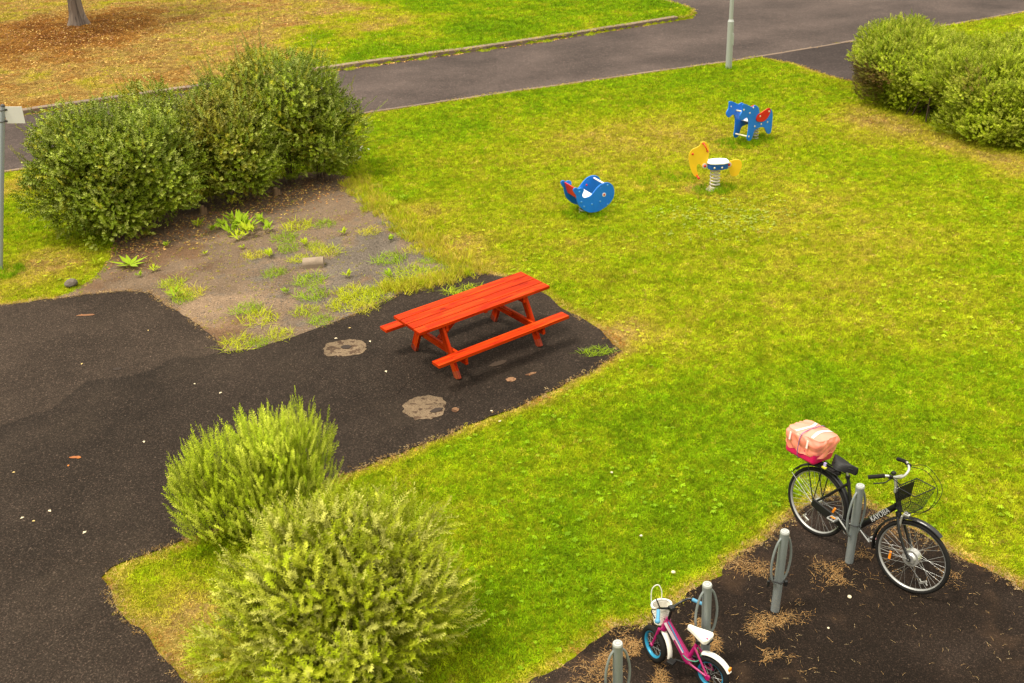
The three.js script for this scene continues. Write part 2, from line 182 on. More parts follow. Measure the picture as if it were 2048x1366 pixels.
// repair patches in the asphalt
{
  const patchTex = dataTex(512, 512, (u, v, o, i, j) => { const n = fbm(u * 5, v * 5, 4, 101), f = vn(i * 0.16, j * 0.16, 103), k = 0.3 + 0.75 * n + 0.5 * f + 0.4 * (h2(i, j, 5) - 0.5); let c = [0.195, 0.14, 0.088]; if (f > 0.74 || fbm(u * 16, v * 16, 3, 105) > 0.63) c = [0.085, 0.055, 0.036]; o[0] = c[0] * k; o[1] = c[1] * k; o[2] = c[2] * k; });
  const pm = new THREE.MeshPhysicalMaterial({ specularIntensity: 0.2, map: patchTex, roughness: 1, bumpMap: bumpRep(1, 1), bumpScale: 0.006 }), dm = mat([0.03, 0.019, 0.013], { roughness: 1 }), sand = pm.clone(); sand.color = lin(1.35, 1.05, 0.9);
  const court = scene.getObjectByName('asphalt_court');
  const disc = (name, cx, cz, rx, rz, y, m, seed, label, turn = 0) => { const pts = []; for (let i = 0; i < 56; i++) { const a = i / 56 * Math.PI * 2, r = 1 + (fbm(Math.cos(a) * 3 + seed, Math.sin(a) * 3, 4, seed) - 0.5) * 0.4 + (h2(i, 3, seed) - 0.5) * 0.07; const ex = Math.cos(a) * rx * r, ez = Math.sin(a) * rz * r; pts.push(new THREE.Vector2(cx + ex * Math.cos(turn) - ez * Math.sin(turn), -(cz + ex * Math.sin(turn) + ez * Math.cos(turn)))); } const g = new THREE.ExtrudeGeometry(new THREE.Shape(pts), { depth: 0.004, bevelEnabled: false }); g.rotateX(-Math.PI / 2); g.translate(0, y, 0); return part(name, g, m, court, label); };
  disc('concrete_patch', -2.33, -12.63, 0.31, 0.25, 0.0155, pm, 1, 'uneven pale sandy patch in the asphalt with a dark hole');
  disc('hole', -2.32, -12.66, 0.07, 0.055, 0.0225, dm, 2);
  disc('concrete_patch', -1.135, -10.92, 0.27, 0.28, 0.0155, pm, 3, 'round pale sandy patch in the asphalt');
  disc('hole', -0.98, -10.83, 0.08, 0.045, 0.0225, dm, 4, undefined, -0.5);
  disc('sand_spot', -0.75, -10.82, 0.045, 0.055, 0.0165, sand, 5); disc('sand_spot', -0.04, -11.50, 0.065, 0.06, 0.0165, sand, 6); disc('sand_spot', 0.22, -11.62, 0.08, 0.025, 0.0165, sand, 7, undefined, -0.4); disc('sand_spot', -0.2, -11.95, 0.13, 0.05, 0.0165, mat([0.045, 0.027, 0.016], { roughness: 1 }), 8, undefined, -0.5);
  disc('hole', 0.98, -12.2, 0.1, 0.05, 0.0165, dm, 9); disc('sand_spot', -5.25, -10.22, 0.07, 0.022, 0.0165, mat([0.3, 0.1, 0.03], { roughness: 1 }), 12); disc('sand_spot', -6.5, -14.2, 0.14, 0.03, 0.0165, mat([0.2, 0.09, 0.04], { roughness: 1 }), 13); disc('hole', -5.44, -12.39, 0.06, 0.04, 0.0165, dm, 10); 
}

// ---------------------------------------------------------------- kerbs, stone by stone
const stoneTex = dataTex(256, 256, (u, v, o, i, j) => { const k = 0.6 + 0.5 * fbm(u * 8, v * 8, 4, 111) + 0.25 * (h2(i, j, 7) - 0.5); o[0] = k; o[1] = k * 0.96; o[2] = k * 0.92; });
{
  const mats = [0, 1, 2].map(i => new THREE.MeshStandardMaterial({ map: stoneTex, color: lin(0.25 - i * 0.03, 0.185 - i * 0.022, 0.14 - i * 0.016), roughness: 0.95 }));
  function kerb(name, label, line, from, to, w, h, y0, side) {
    const root = new THREE.Group(); root.name = name; scene.add(root); tag(root, label, null, null, 'structure');
    const r = rng(name.length * 7 + 3), geo = new RoundedBoxGeometry(0.985, h, w, 2, 0.018); let carry = 0;
    for (let i = 0; i < line.length - 1; i++) {
      const a = line[i], b = line[i + 1], L = Math.hypot(b[0] - a[0], b[1] - a[1]), ux = (b[0] - a[0]) / L, uz = (b[1] - a[1]) / L; let t = carry;
      for (; t < L; t += 1) { const x = a[0] + ux * (t + 0.5) + uz * side, z = a[1] + uz * (t + 0.5) - ux * side; if (x < from || x > to) continue; const o = shadows(new THREE.Mesh(geo, mats[Math.floor(r() * 3)])); o.name = 'kerb_stone'; o.position.set(x, y0 + h / 2 + (r() - 0.5) * 0.012, z); o.rotation.set((r() - 0.5) * 0.03, -Math.atan2(uz, ux) + (r() - 0.5) * 0.02, (r() - 0.5) * 0.012); root.add(o); }
      carry = t - L;
    }
  }
  kerb('raised_kerb', 'raised grey kerb stones along the far side of the road', FAR.slice(0, 10), -24, 6.4, 0.24, 0.24, -0.1, 0.12);
  kerb('flush_kerb', 'low tan kerb stones level with the near edge of the road', NEAR, -22, 30, 0.10, 0.14, -0.112, -0.03);
}

// ---------------------------------------------------------------- turf
const blade = (r, len, w, spread, lean, n) => { const l = []; for (let i = 0; i < n; i++) { const a = r() * 6.283, q = Math.sqrt(r()) * spread, x = Math.cos(a) * q, z = Math.sin(a) * q, b = r() * 6.283, L = len * (0.55 + 0.6 * r()), e = lean * (0.3 + r()), tx = x + Math.cos(b) * L * e, tz = z + Math.sin(b) * L * e, ty = L * Math.sqrt(Math.max(0.05, 1 - e * e * 0.8)), c = r() * 6.283, wx = Math.cos(c) * w / 2, wz = Math.sin(c) * w / 2; const mx = x + (tx - x) * 0.4, mz = z + (tz - z) * 0.4, my = ty * 0.62; l.push([[x - wx, 0, z - wz], [x + wx, 0, z + wz], [mx + wx * 0.8, my, mz + wz * 0.8]], [[x - wx, 0, z - wz], [mx + wx * 0.8, my, mz + wz * 0.8], [mx - wx * 0.8, my, mz - wz * 0.8]], [[mx - wx * 0.8, my, mz - wz * 0.8], [mx + wx * 0.8, my, mz + wz * 0.8], [tx, ty, tz]]); } return tris(l); };
const R0 = rng(5);
const tuftGeo = [0, 1, 2].map(() => blade(R0, 0.040, 0.0078, 0.045, 1.0, 17)), wispGeo = blade(R0, 0.12, 0.007, 0.04, 0.7, 16);
const grassMat = leafMat({ roughness: 0.8, transmission: 0.3, specularIntensity: 0.12 });
{
  const r = rng(77), S = [new Scatter(), new Scatter(), new Scatter()]; let n = 0;
  const row = (z0, z1, step, sc) => {
    for (let z = z0; z > z1; z -= step) { const half = 1.6 + -z * 0.55, cx = -z * -0.02; for (let x = cx - half - 0.6; x < cx + half; x += step) {
      const px = x + (r() - 0.5) * step, pz = z + (r() - 0.5) * step; if (px > 19 || px < -24) continue; const hard = hardIn(px, pz), dd = hardDist(px, pz); if (hard && (dd > 0.05 || r() < 0.6)) continue;
      if (inside(SOIL, px, pz) && edgeDist(SOIL, px, pz) > 0.12 * r()) continue;
      let d = dryness(px, pz) + (r() - 0.5) * 0.22; if (dd < 0.22) d += (0.22 - dd) * 3.4 * (0.5 + fbm(px * 2, pz * 2, 2, 7)); if (r() < 0.05) d += 0.35;
      if (d > 0.75 && r() < 0.3) continue; const c = turf(d), k = (0.55 + 0.70 * r()) * (0.66 + 0.68 * fbm(px * 11, pz * 11, 2, 19)); const lush = 0.75 + 0.6 * fbm(px * 1.1, pz * 1.1, 3, 21);
      S[Math.floor(r() * 3)].add(px, groundY(px, pz) - 0.002, pz, (r() - 0.5) * 0.7, 1, (r() - 0.5) * 0.7, r() * 6.28, sc * (0.75 + 0.5 * r()), [c[0] * k, c[1] * k, c[2] * k], sc * (0.6 + 0.5 * r()) * lush * (d > 0.7 ? 0.6 : 1)); n++;
    } }
  };
  row(-5.6, -12, 0.036, 1); row(-12, -20, 0.046, 1.1); row(-20, -30, 0.062, 1.35); row(-30, -50, 0.10, 1.9);
  S.forEach((s, i) => tag(s.build('grass', tuftGeo[i], grassMat), 'short mown lawn grass, green and yellow with dry patches', 'grass', null, 'stuff'));
  console.log('tufts', n);
}
// fringe of dead grass along the paved edges, straw on the bicycle pavement, stones in the soil
{
  const r = rng(99), S = new Scatter(), straw = [[0.52, 0.36, 0.16], [0.45, 0.29, 0.12], [0.58, 0.43, 0.22], [0.40, 0.24, 0.09]];
  const along = (poly, open, step, n, w, zmin = -60) => { for (let i = 0; i < poly.length - (open ? 1 : 0); i++) { const a = poly[i], b = poly[(i + 1) % poly.length], L = Math.hypot(b[0] - a[0], b[1] - a[1]); if (L > 14) continue; for (let t = 0; t < L; t += step) for (let k = 0; k < n; k++) { const x = mix(a[0], b[0], t / L) + (r() - 0.5) * w, z = mix(a[1], b[1], t / L) + (r() - 0.5) * w; if (Math.abs(x) > 15 || z > -5.5 || z < zmin || fbm(x * 1.7, z * 1.7, 2, 15) < 0.38) continue; const c = straw[Math.floor(r() * 4)], q = 0.7 + 0.6 * r(); S.add(x, 0.012 + groundY(x, z), z, (r() - 0.5) * 2, 0.7, (r() - 0.5) * 2, r() * 6.28, 0.45 + 0.4 * r(), [c[0] * q, c[1] * q, c[2] * q], 0.35 + 0.3 * r()); } } };
  along(COURT, false, 0.03, 2, 0.13); along(PAD, false, 0.022, 3, 0.16); along(NEAR, true, 0.05, 2, 0.2); along(FAR.slice(0, 11), true, 0.05, 1, 0.16); along(PATH, false, 0.08, 1, 0.12);
  tag(S.build('dead_grass', tuftGeo[1], grassMat), 'tan dead grass fringe along the edges of the asphalt', 'dead grass', null, 'stuff');
  const T = new Scatter(), strawGeo = tris([[[-0.0016, 0, 0], [0.0016, 0, 0], [0.006, 0.006, 0.03]], [[0.0044, 0.006, 0.03], [0.0076, 0.006, 0.03], [0.002, 0.001, 0.066]]]);
  const heap = (cx, cz, sx, sz, turn, n) => { for (let i = 0; i < n * 3; i++) { const g = () => (r() + r() + r() - 1.5) * 1.5, u = g() * sx, v = g() * sz, x = cx + u * Math.cos(turn) - v * Math.sin(turn), z = cz + u * Math.sin(turn) + v * Math.cos(turn); if (!inside(PAD, x, z) || fbm(x * 4.5, z * 4.5, 4, 45) < 0.49 + 0.12 * r()) continue; const c = straw[Math.floor(r() * 4)], q = 0.65 + 0.7 * r(); T.add(x, 0.016 + 0.012 * r() * r(), z, (r() - 0.5) * 0.5, 1, (r() - 0.5) * 0.5, r() * 6.28, 0.5 + 0.8 * r(), [c[0] * q * 0.72, c[1] * q * 0.6, c[2] * q * 0.45]); } };
  heap(1.72, -6.72, 0.35, 0.14, 0.5, 420); heap(2.18, -6.74, 0.26, 0.22, -0.6, 560); heap(2.2, -6.45, 0.15, 0.2, 0.4, 240); heap(3.1, -7.5, 0.2, 0.24, 0.2, 520); heap(1.15, -6.38, 0.36, 0.25, 0, 900); heap(0.8, -6.62, 0.3, 0.16, -0.5, 420); heap(1.45, -6.75, 0.22, 0.2, 0, 420); heap(1.55, -6.4, 0.3, 0.2, 0.3, 380); heap(2.15, -7.62, 0.2, 0.1, 0.4, 150); heap(4.05, -7.6, 0.16, 0.3, 0.5, 220); heap(0.9, -6.15, 0.4, 0.25, 0, 500); heap(3.75, -8.05, 0.14, 0.3, -0.9, 160);
  for (let i = 0; i < 900; i++) { const x = -0.3 + r() * 5, z = -8.4 + r() * 2.8; if (inside(PAD, x, z) && r() < 0.5) { const c = straw[Math.floor(r() * 4)]; T.add(x, 0.015, z, 0, 1, 0, r() * 6.28, 0.5 + 0.4 * r(), c); } }
  tag(T.build('straw', strawGeo, mat([1, 1, 1], { roughness: 0.95 })), 'loose dry grass clippings strewn over the bicycle pavement', 'straw', null, 'stuff');
  const P = new Scatter(), pg = new THREE.IcosahedronGeometry(0.5, 0);
  for (let i = 0; i < 26000; i++) { const x = -7.2 + r() * 6.9, z = -20.5 + r() * 8; if (!inside(SOIL, x, z) || inside(COURT, x, z)) continue; const gr = 1 - Math.hypot((x + 2.3) / 2.4, (z + 15.6) / 2.3); if (gr < 0.15 && r() < 0.72) continue; const k = 0.45 + 0.95 * r(), s = 0.010 + 0.026 * r() * r(); P.add(x, 0.008, z, r() - 0.5, 1, r() - 0.5, r() * 6, s, [0.155 * k, 0.125 * k, 0.098 * k], s * 0.6); }
  tag(P.build('gravel', pg, mat([1, 1, 1], { roughness: 1 })), 'small grey stones scattered over the bare soil', 'gravel', null, 'stuff');
  // leaf litter below the shrubs, under the tree and along the far kerb
  const Lf = new Scatter(), lg = tris([[[0, 0, -0.5], [0.3, 0.08, 0], [0, 0, 0.5]], [[0, 0, -0.5], [0, 0, 0.5], [-0.3, 0.1, 0]]]);
  const lit = [[0.42, 0.22, 0.06], [0.30, 0.13, 0.045], [0.55, 0.36, 0.10], [0.22, 0.10, 0.04]];
  const drop = (x, z, s) => { const c = lit[Math.floor(r() * 4)], k = 0.7 + 0.6 * r(); Lf.add(x, (hardIn(x, z) ? 0.022 : groundY(x, z) + 0.02), z, (r() - 0.5), 1, (r() - 0.5), r() * 6.28, s * (0.6 + 0.6 * r()), [c[0] * k, c[1] * k, c[2] * k]); };
  for (let i = 0; i < 2600; i++) { const t = r(), x = mix(-7.2, -3.2, t) + (r() - 0.5) * 1.2, z = mix(-16.6, -20.0, t) + (r() + r() - 1) * 1.1; if (inside(SOIL, x, z)) drop(x, z, 0.05); }
  for (let i = 0; i < 9000; i++) { const x = -15.5 + (r() + r() - 1) * 13, z = -38 + (r() + r() - 1) * 12; if (beyondRoad(x, z) && edgeDist(FAR, x, z, true) > 0.3) drop(x, z, 0.085); }
  for (let i = 0; i < 700; i++) { const k = 3 + Math.floor(r() * 6), a = FAR[k], b = FAR[k + 1], t = r(), x = mix(a[0], b[0], t), z = mix(a[1], b[1], t); if (fbm(x * 0.7, z * 0.7, 2, 8) > 0.45) drop(x + (r() - 0.5) * 0.1, z + 0.06 + r() * 0.12, 0.07); }
  tag(Lf.build('leaf_litter', lg, mat([1, 1, 1], { roughness: 0.9 })), 'brown and yellow fallen leaf litter below the shrubs and tree', 'leaf litter', null, 'stuff');
  // broad-leaved weeds and clover in the turf
  const rosette = tris((() => { const q = rng(8), l = []; for (let i = 0; i < 8; i++) { const a = i / 8 * 6.28 + q() * 0.5, L = 0.06 + 0.04 * q(), w = 0.013 + 0.006 * q(), dx = Math.cos(a), dz = Math.sin(a), y1 = 0.03 + 0.02 * q(), y2 = 0.02 + 0.03 * q(); const m = [dx * L * 0.55, y1, dz * L * 0.55], e = [dx * L, y2, dz * L]; const A = [m[0] - dz * w, y1 + 0.006, m[2] + dx * w], B = [m[0] + dz * w, y1 + 0.006, m[2] - dx * w]; l.push([[0, 0.005, 0], A, m], [[0, 0.005, 0], m, B], [A, e, m], [m, e, B]); } return l; })());
  const W = new Scatter(); for (let i = 0; i < 2600; i++) { const z = -5.8 - r() * 13, x = -z * 0.53 * (r() * 2 - 1) + 0.6; if (hardIn(x, z) || inside(SOIL, x, z) || hardDist(x, z) < 0.1 || fbm(x * 0.8, z * 0.8, 3, 25) < 0.44) continue; const k = 0.8 + 0.5 * r(), d = dryness(x, z) - 0.1, c = turf(Math.min(d, 0.35)); W.add(x, groundY(x, z) + 0.012, z, (r() - 0.5) * 0.5, 1, (r() - 0.5) * 0.5, r() * 6.28, 0.28 + 0.36 * r() * r(), [c[0] * k, c[1] * k, c[2] * k * 1.3]); }
  for (let i = 0; i < 260; i++) { const x = 3.9 + (r() + r() - 1) * 1.5, z = -16.8 + (r() + r() - 1) * 1.2, k = 0.9 + 0.4 * r(); W.add(x, groundY(x, z) + 0.015, z, (r() - 0.5) * 0.5, 1, (r() - 0.5) * 0.5, r() * 6.28, 0.25 + 0.2 * r(), [0.34 * k, 0.40 * k, 0.07 * k]); }
  tag(W.build('lawn_weeds', rosette, leafMat({ roughness: 0.55 })), 'flat broad-leaved weeds and clover among the lawn grass', 'weeds', null, 'stuff');
}

{ // taller uncut grass: round the posts, riders and stands, in the lush turf and along the soil
  const r = rng(123), S = new Scatter();
  const put = (x, z, s, c, h = s) => { const k = 0.65 + 0.6 * r(); S.add(x, (hardIn(x, z) ? 0.012 : groundY(x, z)), z, (r() - 0.5) * 0.9, 1, (r() - 0.5) * 0.9, r() * 6.28, s, [c[0] * k, c[1] * k, c[2] * k], h); };
  for (let i = 0; i < 9000; i++) { const z = -5.7 - r() * 11, x = -z * 0.55 * (r() * 2 - 1) + 0.5; if (hardIn(x, z) || inside(SOIL, x, z) || hardDist(x, z) < 0.12) continue; const m = fbm(x * 1.3, z * 1.3, 3, 29); if (m < 0.5 || r() < 0.3) continue; put(x, z, 0.5 + 0.35 * r(), turf(dryness(x, z) - 0.12 + 0.2 * r()), 0.35 + 0.3 * r()); }
  for (const [cx, cz, R, n] of [[1.43, -17.35, 0.35, 90], [3.95, -18.25, 0.34, 80], [5.35, -21.2, 0.42, 110], [6.27, -27.75, 0.3, 50], [-8.6, -16.1, 0.35, 90], [3.2, -18.9, 0.5, 50], [5.0, -21.0, 0.4, 60]]) for (let i = 0; i < n; i++) { const a = r() * 6.28, q = Math.sqrt(r()) * R; put(cx + Math.cos(a) * q * 1.2, cz + Math.sin(a) * q, 0.7 + 0.4 * r(), turf(-0.25 + 0.3 * r()), 0.7 + 0.6 * r()); }
  const edge = [[-3.0, -20.0], [-2.75, -19.3], [-2.34, -18.4], [-1.92, -17.61], [-1.50, -16.69], [-1.04, -15.83], [-0.6, -15.1], [-1.2, -14.72], [-1.8, -14.5]]; for (let i = 0; i < 900; i++) { const k = Math.floor(r() * 8), t = r(), x = mix(edge[k][0], edge[k + 1][0], t) + (r() + r() - 1) * 0.4, z = mix(edge[k][1], edge[k + 1][1], t) + (r() + r() - 1) * 0.3; put(x, z, 0.9 + 0.5 * r(), turf(0.25 + 0.5 * r()), 0.9 + 0.8 * r()); }
  for (let i = 0; i < 2600; i++) { const x = -7.1 + r() * 6.5, z = -20 + r() * 7; if (!inside(SOIL, x, z) || inside(COURT, x, z) || fbm(x * 1.5, z * 1.5, 3, 39) < 0.5) continue; put(x, z, 0.25 + 0.4 * r(), turf(0.2 + 0.6 * r()), 0.2 + 0.3 * r()); }
  tag(S.build('tall_grass', wispGeo, grassMat), 'taller uncut grass round the posts and riders and along the soil', 'tall grass', null, 'stuff');
}

// ---------------------------------------------------------------- shrubs
function leaf(l, bx, by, bz, dx, dy, dz, nx, ny, nz, L, w, fold = 0.25) { // one leaf: four triangles, folded along its rib
  const sx = dy * nz - dz * ny, sy = dz * nx - dx * nz, sz = dx * ny - dy * nx, e = [bx + dx * L, by + dy * L, bz + dz * L], m = [bx + dx * L * 0.5 - nx * w * fold, by + dy * L * 0.5 - ny * w * fold, bz + dz * L * 0.5 - nz * w * fold], A = [bx + dx * L * 0.45 + sx * w, by + dy * L * 0.45 + sy * w, bz + dz * L * 0.45 + sz * w], B = [bx + dx * L * 0.45 - sx * w, by + dy * L * 0.45 - sy * w, bz + dz * L * 0.45 - sz * w], o = [bx, by, bz];
  l.push([o, A, m], [o, m, B], [A, e, m], [m, e, B]);
}
function sprig(r, len, n, L, w, droop = 0, open = 0.9, stem = 0.0012) { // a twig along +y with leaves all round it
  const l = [], at = t => [Math.sin(t * 1.2) * 0 + droop * len * t * t, len * t * (1 - 0.35 * Math.abs(droop) * t), 0];
  for (let i = 0; i < n; i++) { const t = 0.08 + 0.92 * i / (n - 1), a = i * 2.4 + r() * 0.6, p = at(t), o = open * (0.75 + 0.5 * r()) * (t > 0.93 ? 0.4 : 1); let d = V(Math.cos(a) * Math.sin(o), Math.cos(o), Math.sin(a) * Math.sin(o)).normalize(); const nn = V(-Math.cos(a) * Math.cos(o), Math.sin(o), -Math.sin(a) * Math.cos(o)).normalize(), k = (0.7 + 0.5 * r()) * (t > 0.8 ? 0.75 : 1); leaf(l, ...p, d.x, d.y, d.z, nn.x, nn.y, nn.z, L * k, w * k); }
  const a = at(0), b = at(0.5), c = at(1); for (const [p, q] of [[a, b], [b, c]]) l.push([[p[0] - stem, p[1], p[2]], [p[0] + stem, p[1], p[2]], q], [[p[0], p[1], p[2] - stem], [p[0], p[1], p[2] + stem], q]);
  return tris(l);
}
const barkMat = mat([0.085, 0.055, 0.035], { roughness: 0.95 });
function lumps(x, y, z, seed) { return fbm(x * 1.6 + seed, y * 1.6 + z * 1.1, 3, seed) * 0.6 + fbm(z * 1.7 - seed, x * 1.3 - y * 1.5, 3, seed + 5) * 0.4; }
function branches(root, r, lobes, n, rad, spread = 0.3) { const g = []; for (let i = 0; i < n; i++) { const lb = lobes[i % lobes.length], a = r() * 6.28, q = Math.sqrt(r()) * 0.85, bx = lb[0] + (r() - 0.5) * spread, bz = lb[2] + (r() - 0.5) * spread; const e = [lb[0] + Math.cos(a) * q * lb[3] * 0.8, lb[1] + lb[4] * (0.25 + 0.55 * r()), lb[2] + Math.sin(a) * q * lb[5] * 0.8]; g.push(tube([[bx, -0.03, bz], [mix(bx, e[0], 0.35) + (r() - 0.5) * 0.08, e[1] * 0.45, mix(bz, e[2], 0.35)], [mix(bx, e[0], 0.7), e[1] * 0.78, mix(bz, e[2], 0.7)], e], rad * (0.5 + 0.7 * r()), 8, 5)); } part('branches', g, barkMat, root); }
// lobes: [x, y, z, rx, ry, rz] relative to the shrub's base; each lobe is made of many smaller leaf clumps with gaps between them
function shrub(name, label, category, pos, seed, lobes, o) {
  const root = thing(name, label, category, pos, 0, o.group), r = rng(seed), S = [new Scatter(), new Scatter()], clumps = [];
  const area = l => l[3] * l[4] + l[4] * l[5] + l[3] * l[5], total = lobes.reduce((s, l) => s + area(l), 0);
  for (const lb of lobes) {
    const m = Math.round(o.clumps * area(lb) / total), mean = (lb[3] + lb[4] + lb[5]) / 3;
    for (let i = 0; i < m; i++) {
      const e = 1 - 2 * (i + 0.5) / m + (r() - 0.5) * 0.2, a = i * 2.3999 + r() * 0.8, q = Math.sqrt(Math.max(0, 1 - e * e)), k = mix(0.55, o.reach || 0.92, r()), y = lb[1] + e * lb[4] * k; if (y < (o.low || 0.1) + 0.05) continue;
      const c = [lb[0] + Math.cos(a) * q * lb[3] * k, y, lb[2] + Math.sin(a) * q * lb[5] * k], R = mean * (o.clump || 0.4) * (0.45 + 0.9 * r()); if (o.gap && o.gap(...c, r)) continue;
      let dx = Math.cos(a) * q, dy = e + (o.up || 0.3), dz = Math.sin(a) * q; const n = Math.hypot(dx, dy, dz); clumps.push({ c, R, d: [dx / n, dy / n, dz / n], tone: 0.78 + 0.44 * r(), pick: r() });
    }
  }
  const A = clumps.reduce((s, c) => s + c.R * c.R, 0);
  for (const cl of clumps) {
    const n = o.n * cl.R * cl.R / A;
    for (let i = 0; i < n; i++) {
      let x, y, z, q; do { x = r() * 2 - 1; y = r() * 2 - 1; z = r() * 2 - 1; q = Math.hypot(x, y, z); } while (q > 1 || q < 0.1); x /= q; y /= q; z /= q;
      if (x * cl.d[0] + y * cl.d[1] + z * cl.d[2] < -0.45 - 0.4 * r()) continue;
      const k = cl.R * (1 - (o.depth || 0.5) * r() * r()) * (0.8 + 0.4 * vn(x * 2.5 + i % 3, y * 2.5 + z * 2, seed)), px = cl.c[0] + x * k, py = cl.c[1] + y * k * 0.85, pz = cl.c[2] + z * k; if (py < (o.low || 0.06) + r() * 0.1) continue;
      if (o.gap && o.gap(px, py, pz, r)) continue;
      const b = cl.tone * (0.72 + 0.56 * r()), c = o.colors[Math.floor((0.55 * r() + 0.45 * cl.pick) * o.colors.length)], hue = o.hue ? o.hue(px, py, pz) : 0, cc = hue > 0 ? mix3(c, o.alt, clamp(hue + (r() - 0.5) * 0.6)) : c;
      S[r() < 0.5 ? 0 : 1].add(px, py, pz, cl.d[0] * 0.7 + x * 0.6 + (r() - 0.5) * o.wild, cl.d[1] * 0.7 + y * 0.4 + o.up + (r() - 0.5) * 0.3, cl.d[2] * 0.7 + z * 0.6 + (r() - 0.5) * o.wild, r() * 6.28, o.scale * (0.7 + 0.6 * r()), [cc[0] * b, cc[1] * b, cc[2] * b]);
    }
  }
  // loose shoots that break the outline
  for (let i = 0; i < (o.shoots || 0); i++) { const cl = clumps[Math.floor(r() * clumps.length)], L = (o.shootLen || 0.4) * (0.35 + 0.8 * r()); if (cl.d[1] < 0.1 && r() < 0.6) continue; let dx = cl.d[0] + (r() - 0.5) * 0.8, dy = cl.d[1] + (o.shootUp || 0.6), dz = cl.d[2] + (r() - 0.5) * 0.8; const q = Math.hypot(dx, dy, dz); dx /= q; dy /= q; dz /= q; const c = o.colors[Math.floor(r() * o.colors.length)], x = cl.c[0] + dx * cl.R * 0.7 + (r() - 0.5) * cl.R, y = cl.c[1] + dy * cl.R * 0.7, z = cl.c[2] + dz * cl.R * 0.7 + (r() - 0.5) * cl.R;
    for (let t = 0; t < L; t += o.shootStep || 0.06) S[0].add(x + dx * t, y + dy * t, z + dz * t, dx + (r() - 0.5) * 0.7, dy + 0.2, dz + (r() - 0.5) * 0.7, r() * 6.28, o.scale * (0.8 - 0.4 * t / L), c); }
  branches(root, r, lobes, o.stems || 14, o.stemR || 0.014, o.stemSpread || 0.3);
  S.forEach((s, i) => s.build('foliage', o.geos[i], o.mat, root)); return root;
}
{
  const r = rng(12), geos = [sprig(r, 0.13, 10, 0.047, 0.0155, 0.1, 1.0), sprig(r, 0.16, 12, 0.043, 0.0145, 0.25, 0.95)], lm = leafMat({ roughness: 0.42, transmission: 0.18, specularIntensity: 0.35 });
  const green = [[0.14, 0.205, 0.008], [0.185, 0.25, 0.010], [0.25, 0.31, 0.020], [0.36, 0.41, 0.075], [0.21, 0.28, 0.008], [0.31, 0.31, 0.015]];
  const base = { geos, mat: lm, colors: green, up: 0.3, wild: 1.2, scale: 1, shoots: 70, shootLen: 0.42, alt: [0.30, 0.22, 0.02], group: 'leafy shrubs behind the bare soil', clump: 0.42, reach: 1.08 };
  shrub('leafy_shrub', 'wide dark green leafy shrub by the white sign, drooping to the lawn', 'shrub', [-7.15, 0, -17.8], 201, [[-0.15, 1.3, -0.25, 1.0, 0.8, 0.9], [0.55, 1.15, -0.2, 1.0, 0.75, 0.8], [-0.42, 1.0, 0.1, 0.72, 0.75, 0.65], [0.15, 0.8, 0.45, 0.78, 0.7, 0.55], [0.2, 0.38, 0.62, 0.52, 0.42, 0.42]], { ...base, n: 15500, clumps: 120, low: 0.03, shoots: 210, shootLen: 0.5 });
  shrub('leafy_shrub', 'green leafy shrub filling the middle between two others behind the soil', 'shrub', [-5.65, 0, -19.1], 202, [[-0.35, 1.25, -0.3, 1.1, 0.8, 0.9], [0.45, 1.15, -0.15, 1.0, 0.75, 0.75], [-0.35, 0.85, 0.35, 0.85, 0.65, 0.55], [0.55, 0.65, 0.2, 0.65, 0.5, 0.5]], { ...base, n: 13000, clumps: 105, low: 0.2, shoots: 210, shootLen: 0.5, hue: (x, y, z) => sm(0.5, 0.8, fbm(x * 1.4, y * 1.4 + z, 3, 4)) * 0.6 });
  shrub('leafy_shrub', 'tall leafy shrub with bare stems showing below and some bronze leaves', 'shrub', [-4.4, 0, -20.3], 203, [[0.0, 1.45, -0.15, 1.0, 0.78, 0.9], [0.65, 1.1, 0.0, 0.72, 0.75, 0.7], [-0.7, 1.4, 0.05, 0.85, 0.7, 0.75], [0.8, 0.55, 0.3, 0.55, 0.5, 0.45], [0.1, 1.1, 0.35, 0.6, 0.45, 0.4], [-0.75, 0.7, 0.1, 0.45, 0.45, 0.4]], { ...base, n: 14000, clumps: 115, low: 0.12, shoots: 260, shootLen: 0.65, stems: 60, stemR: 0.009, stemSpread: 0.22, gap: (x, y, z, q) => z > -0.1 && y < 0.85 && x > -0.62 && x < 0.2 && q() < 0.92, hue: (x, y, z) => sm(0.48, 0.75, fbm(x * 1.3 + 7, y * 1.3 + z, 3, 6)) * 0.85 });
}
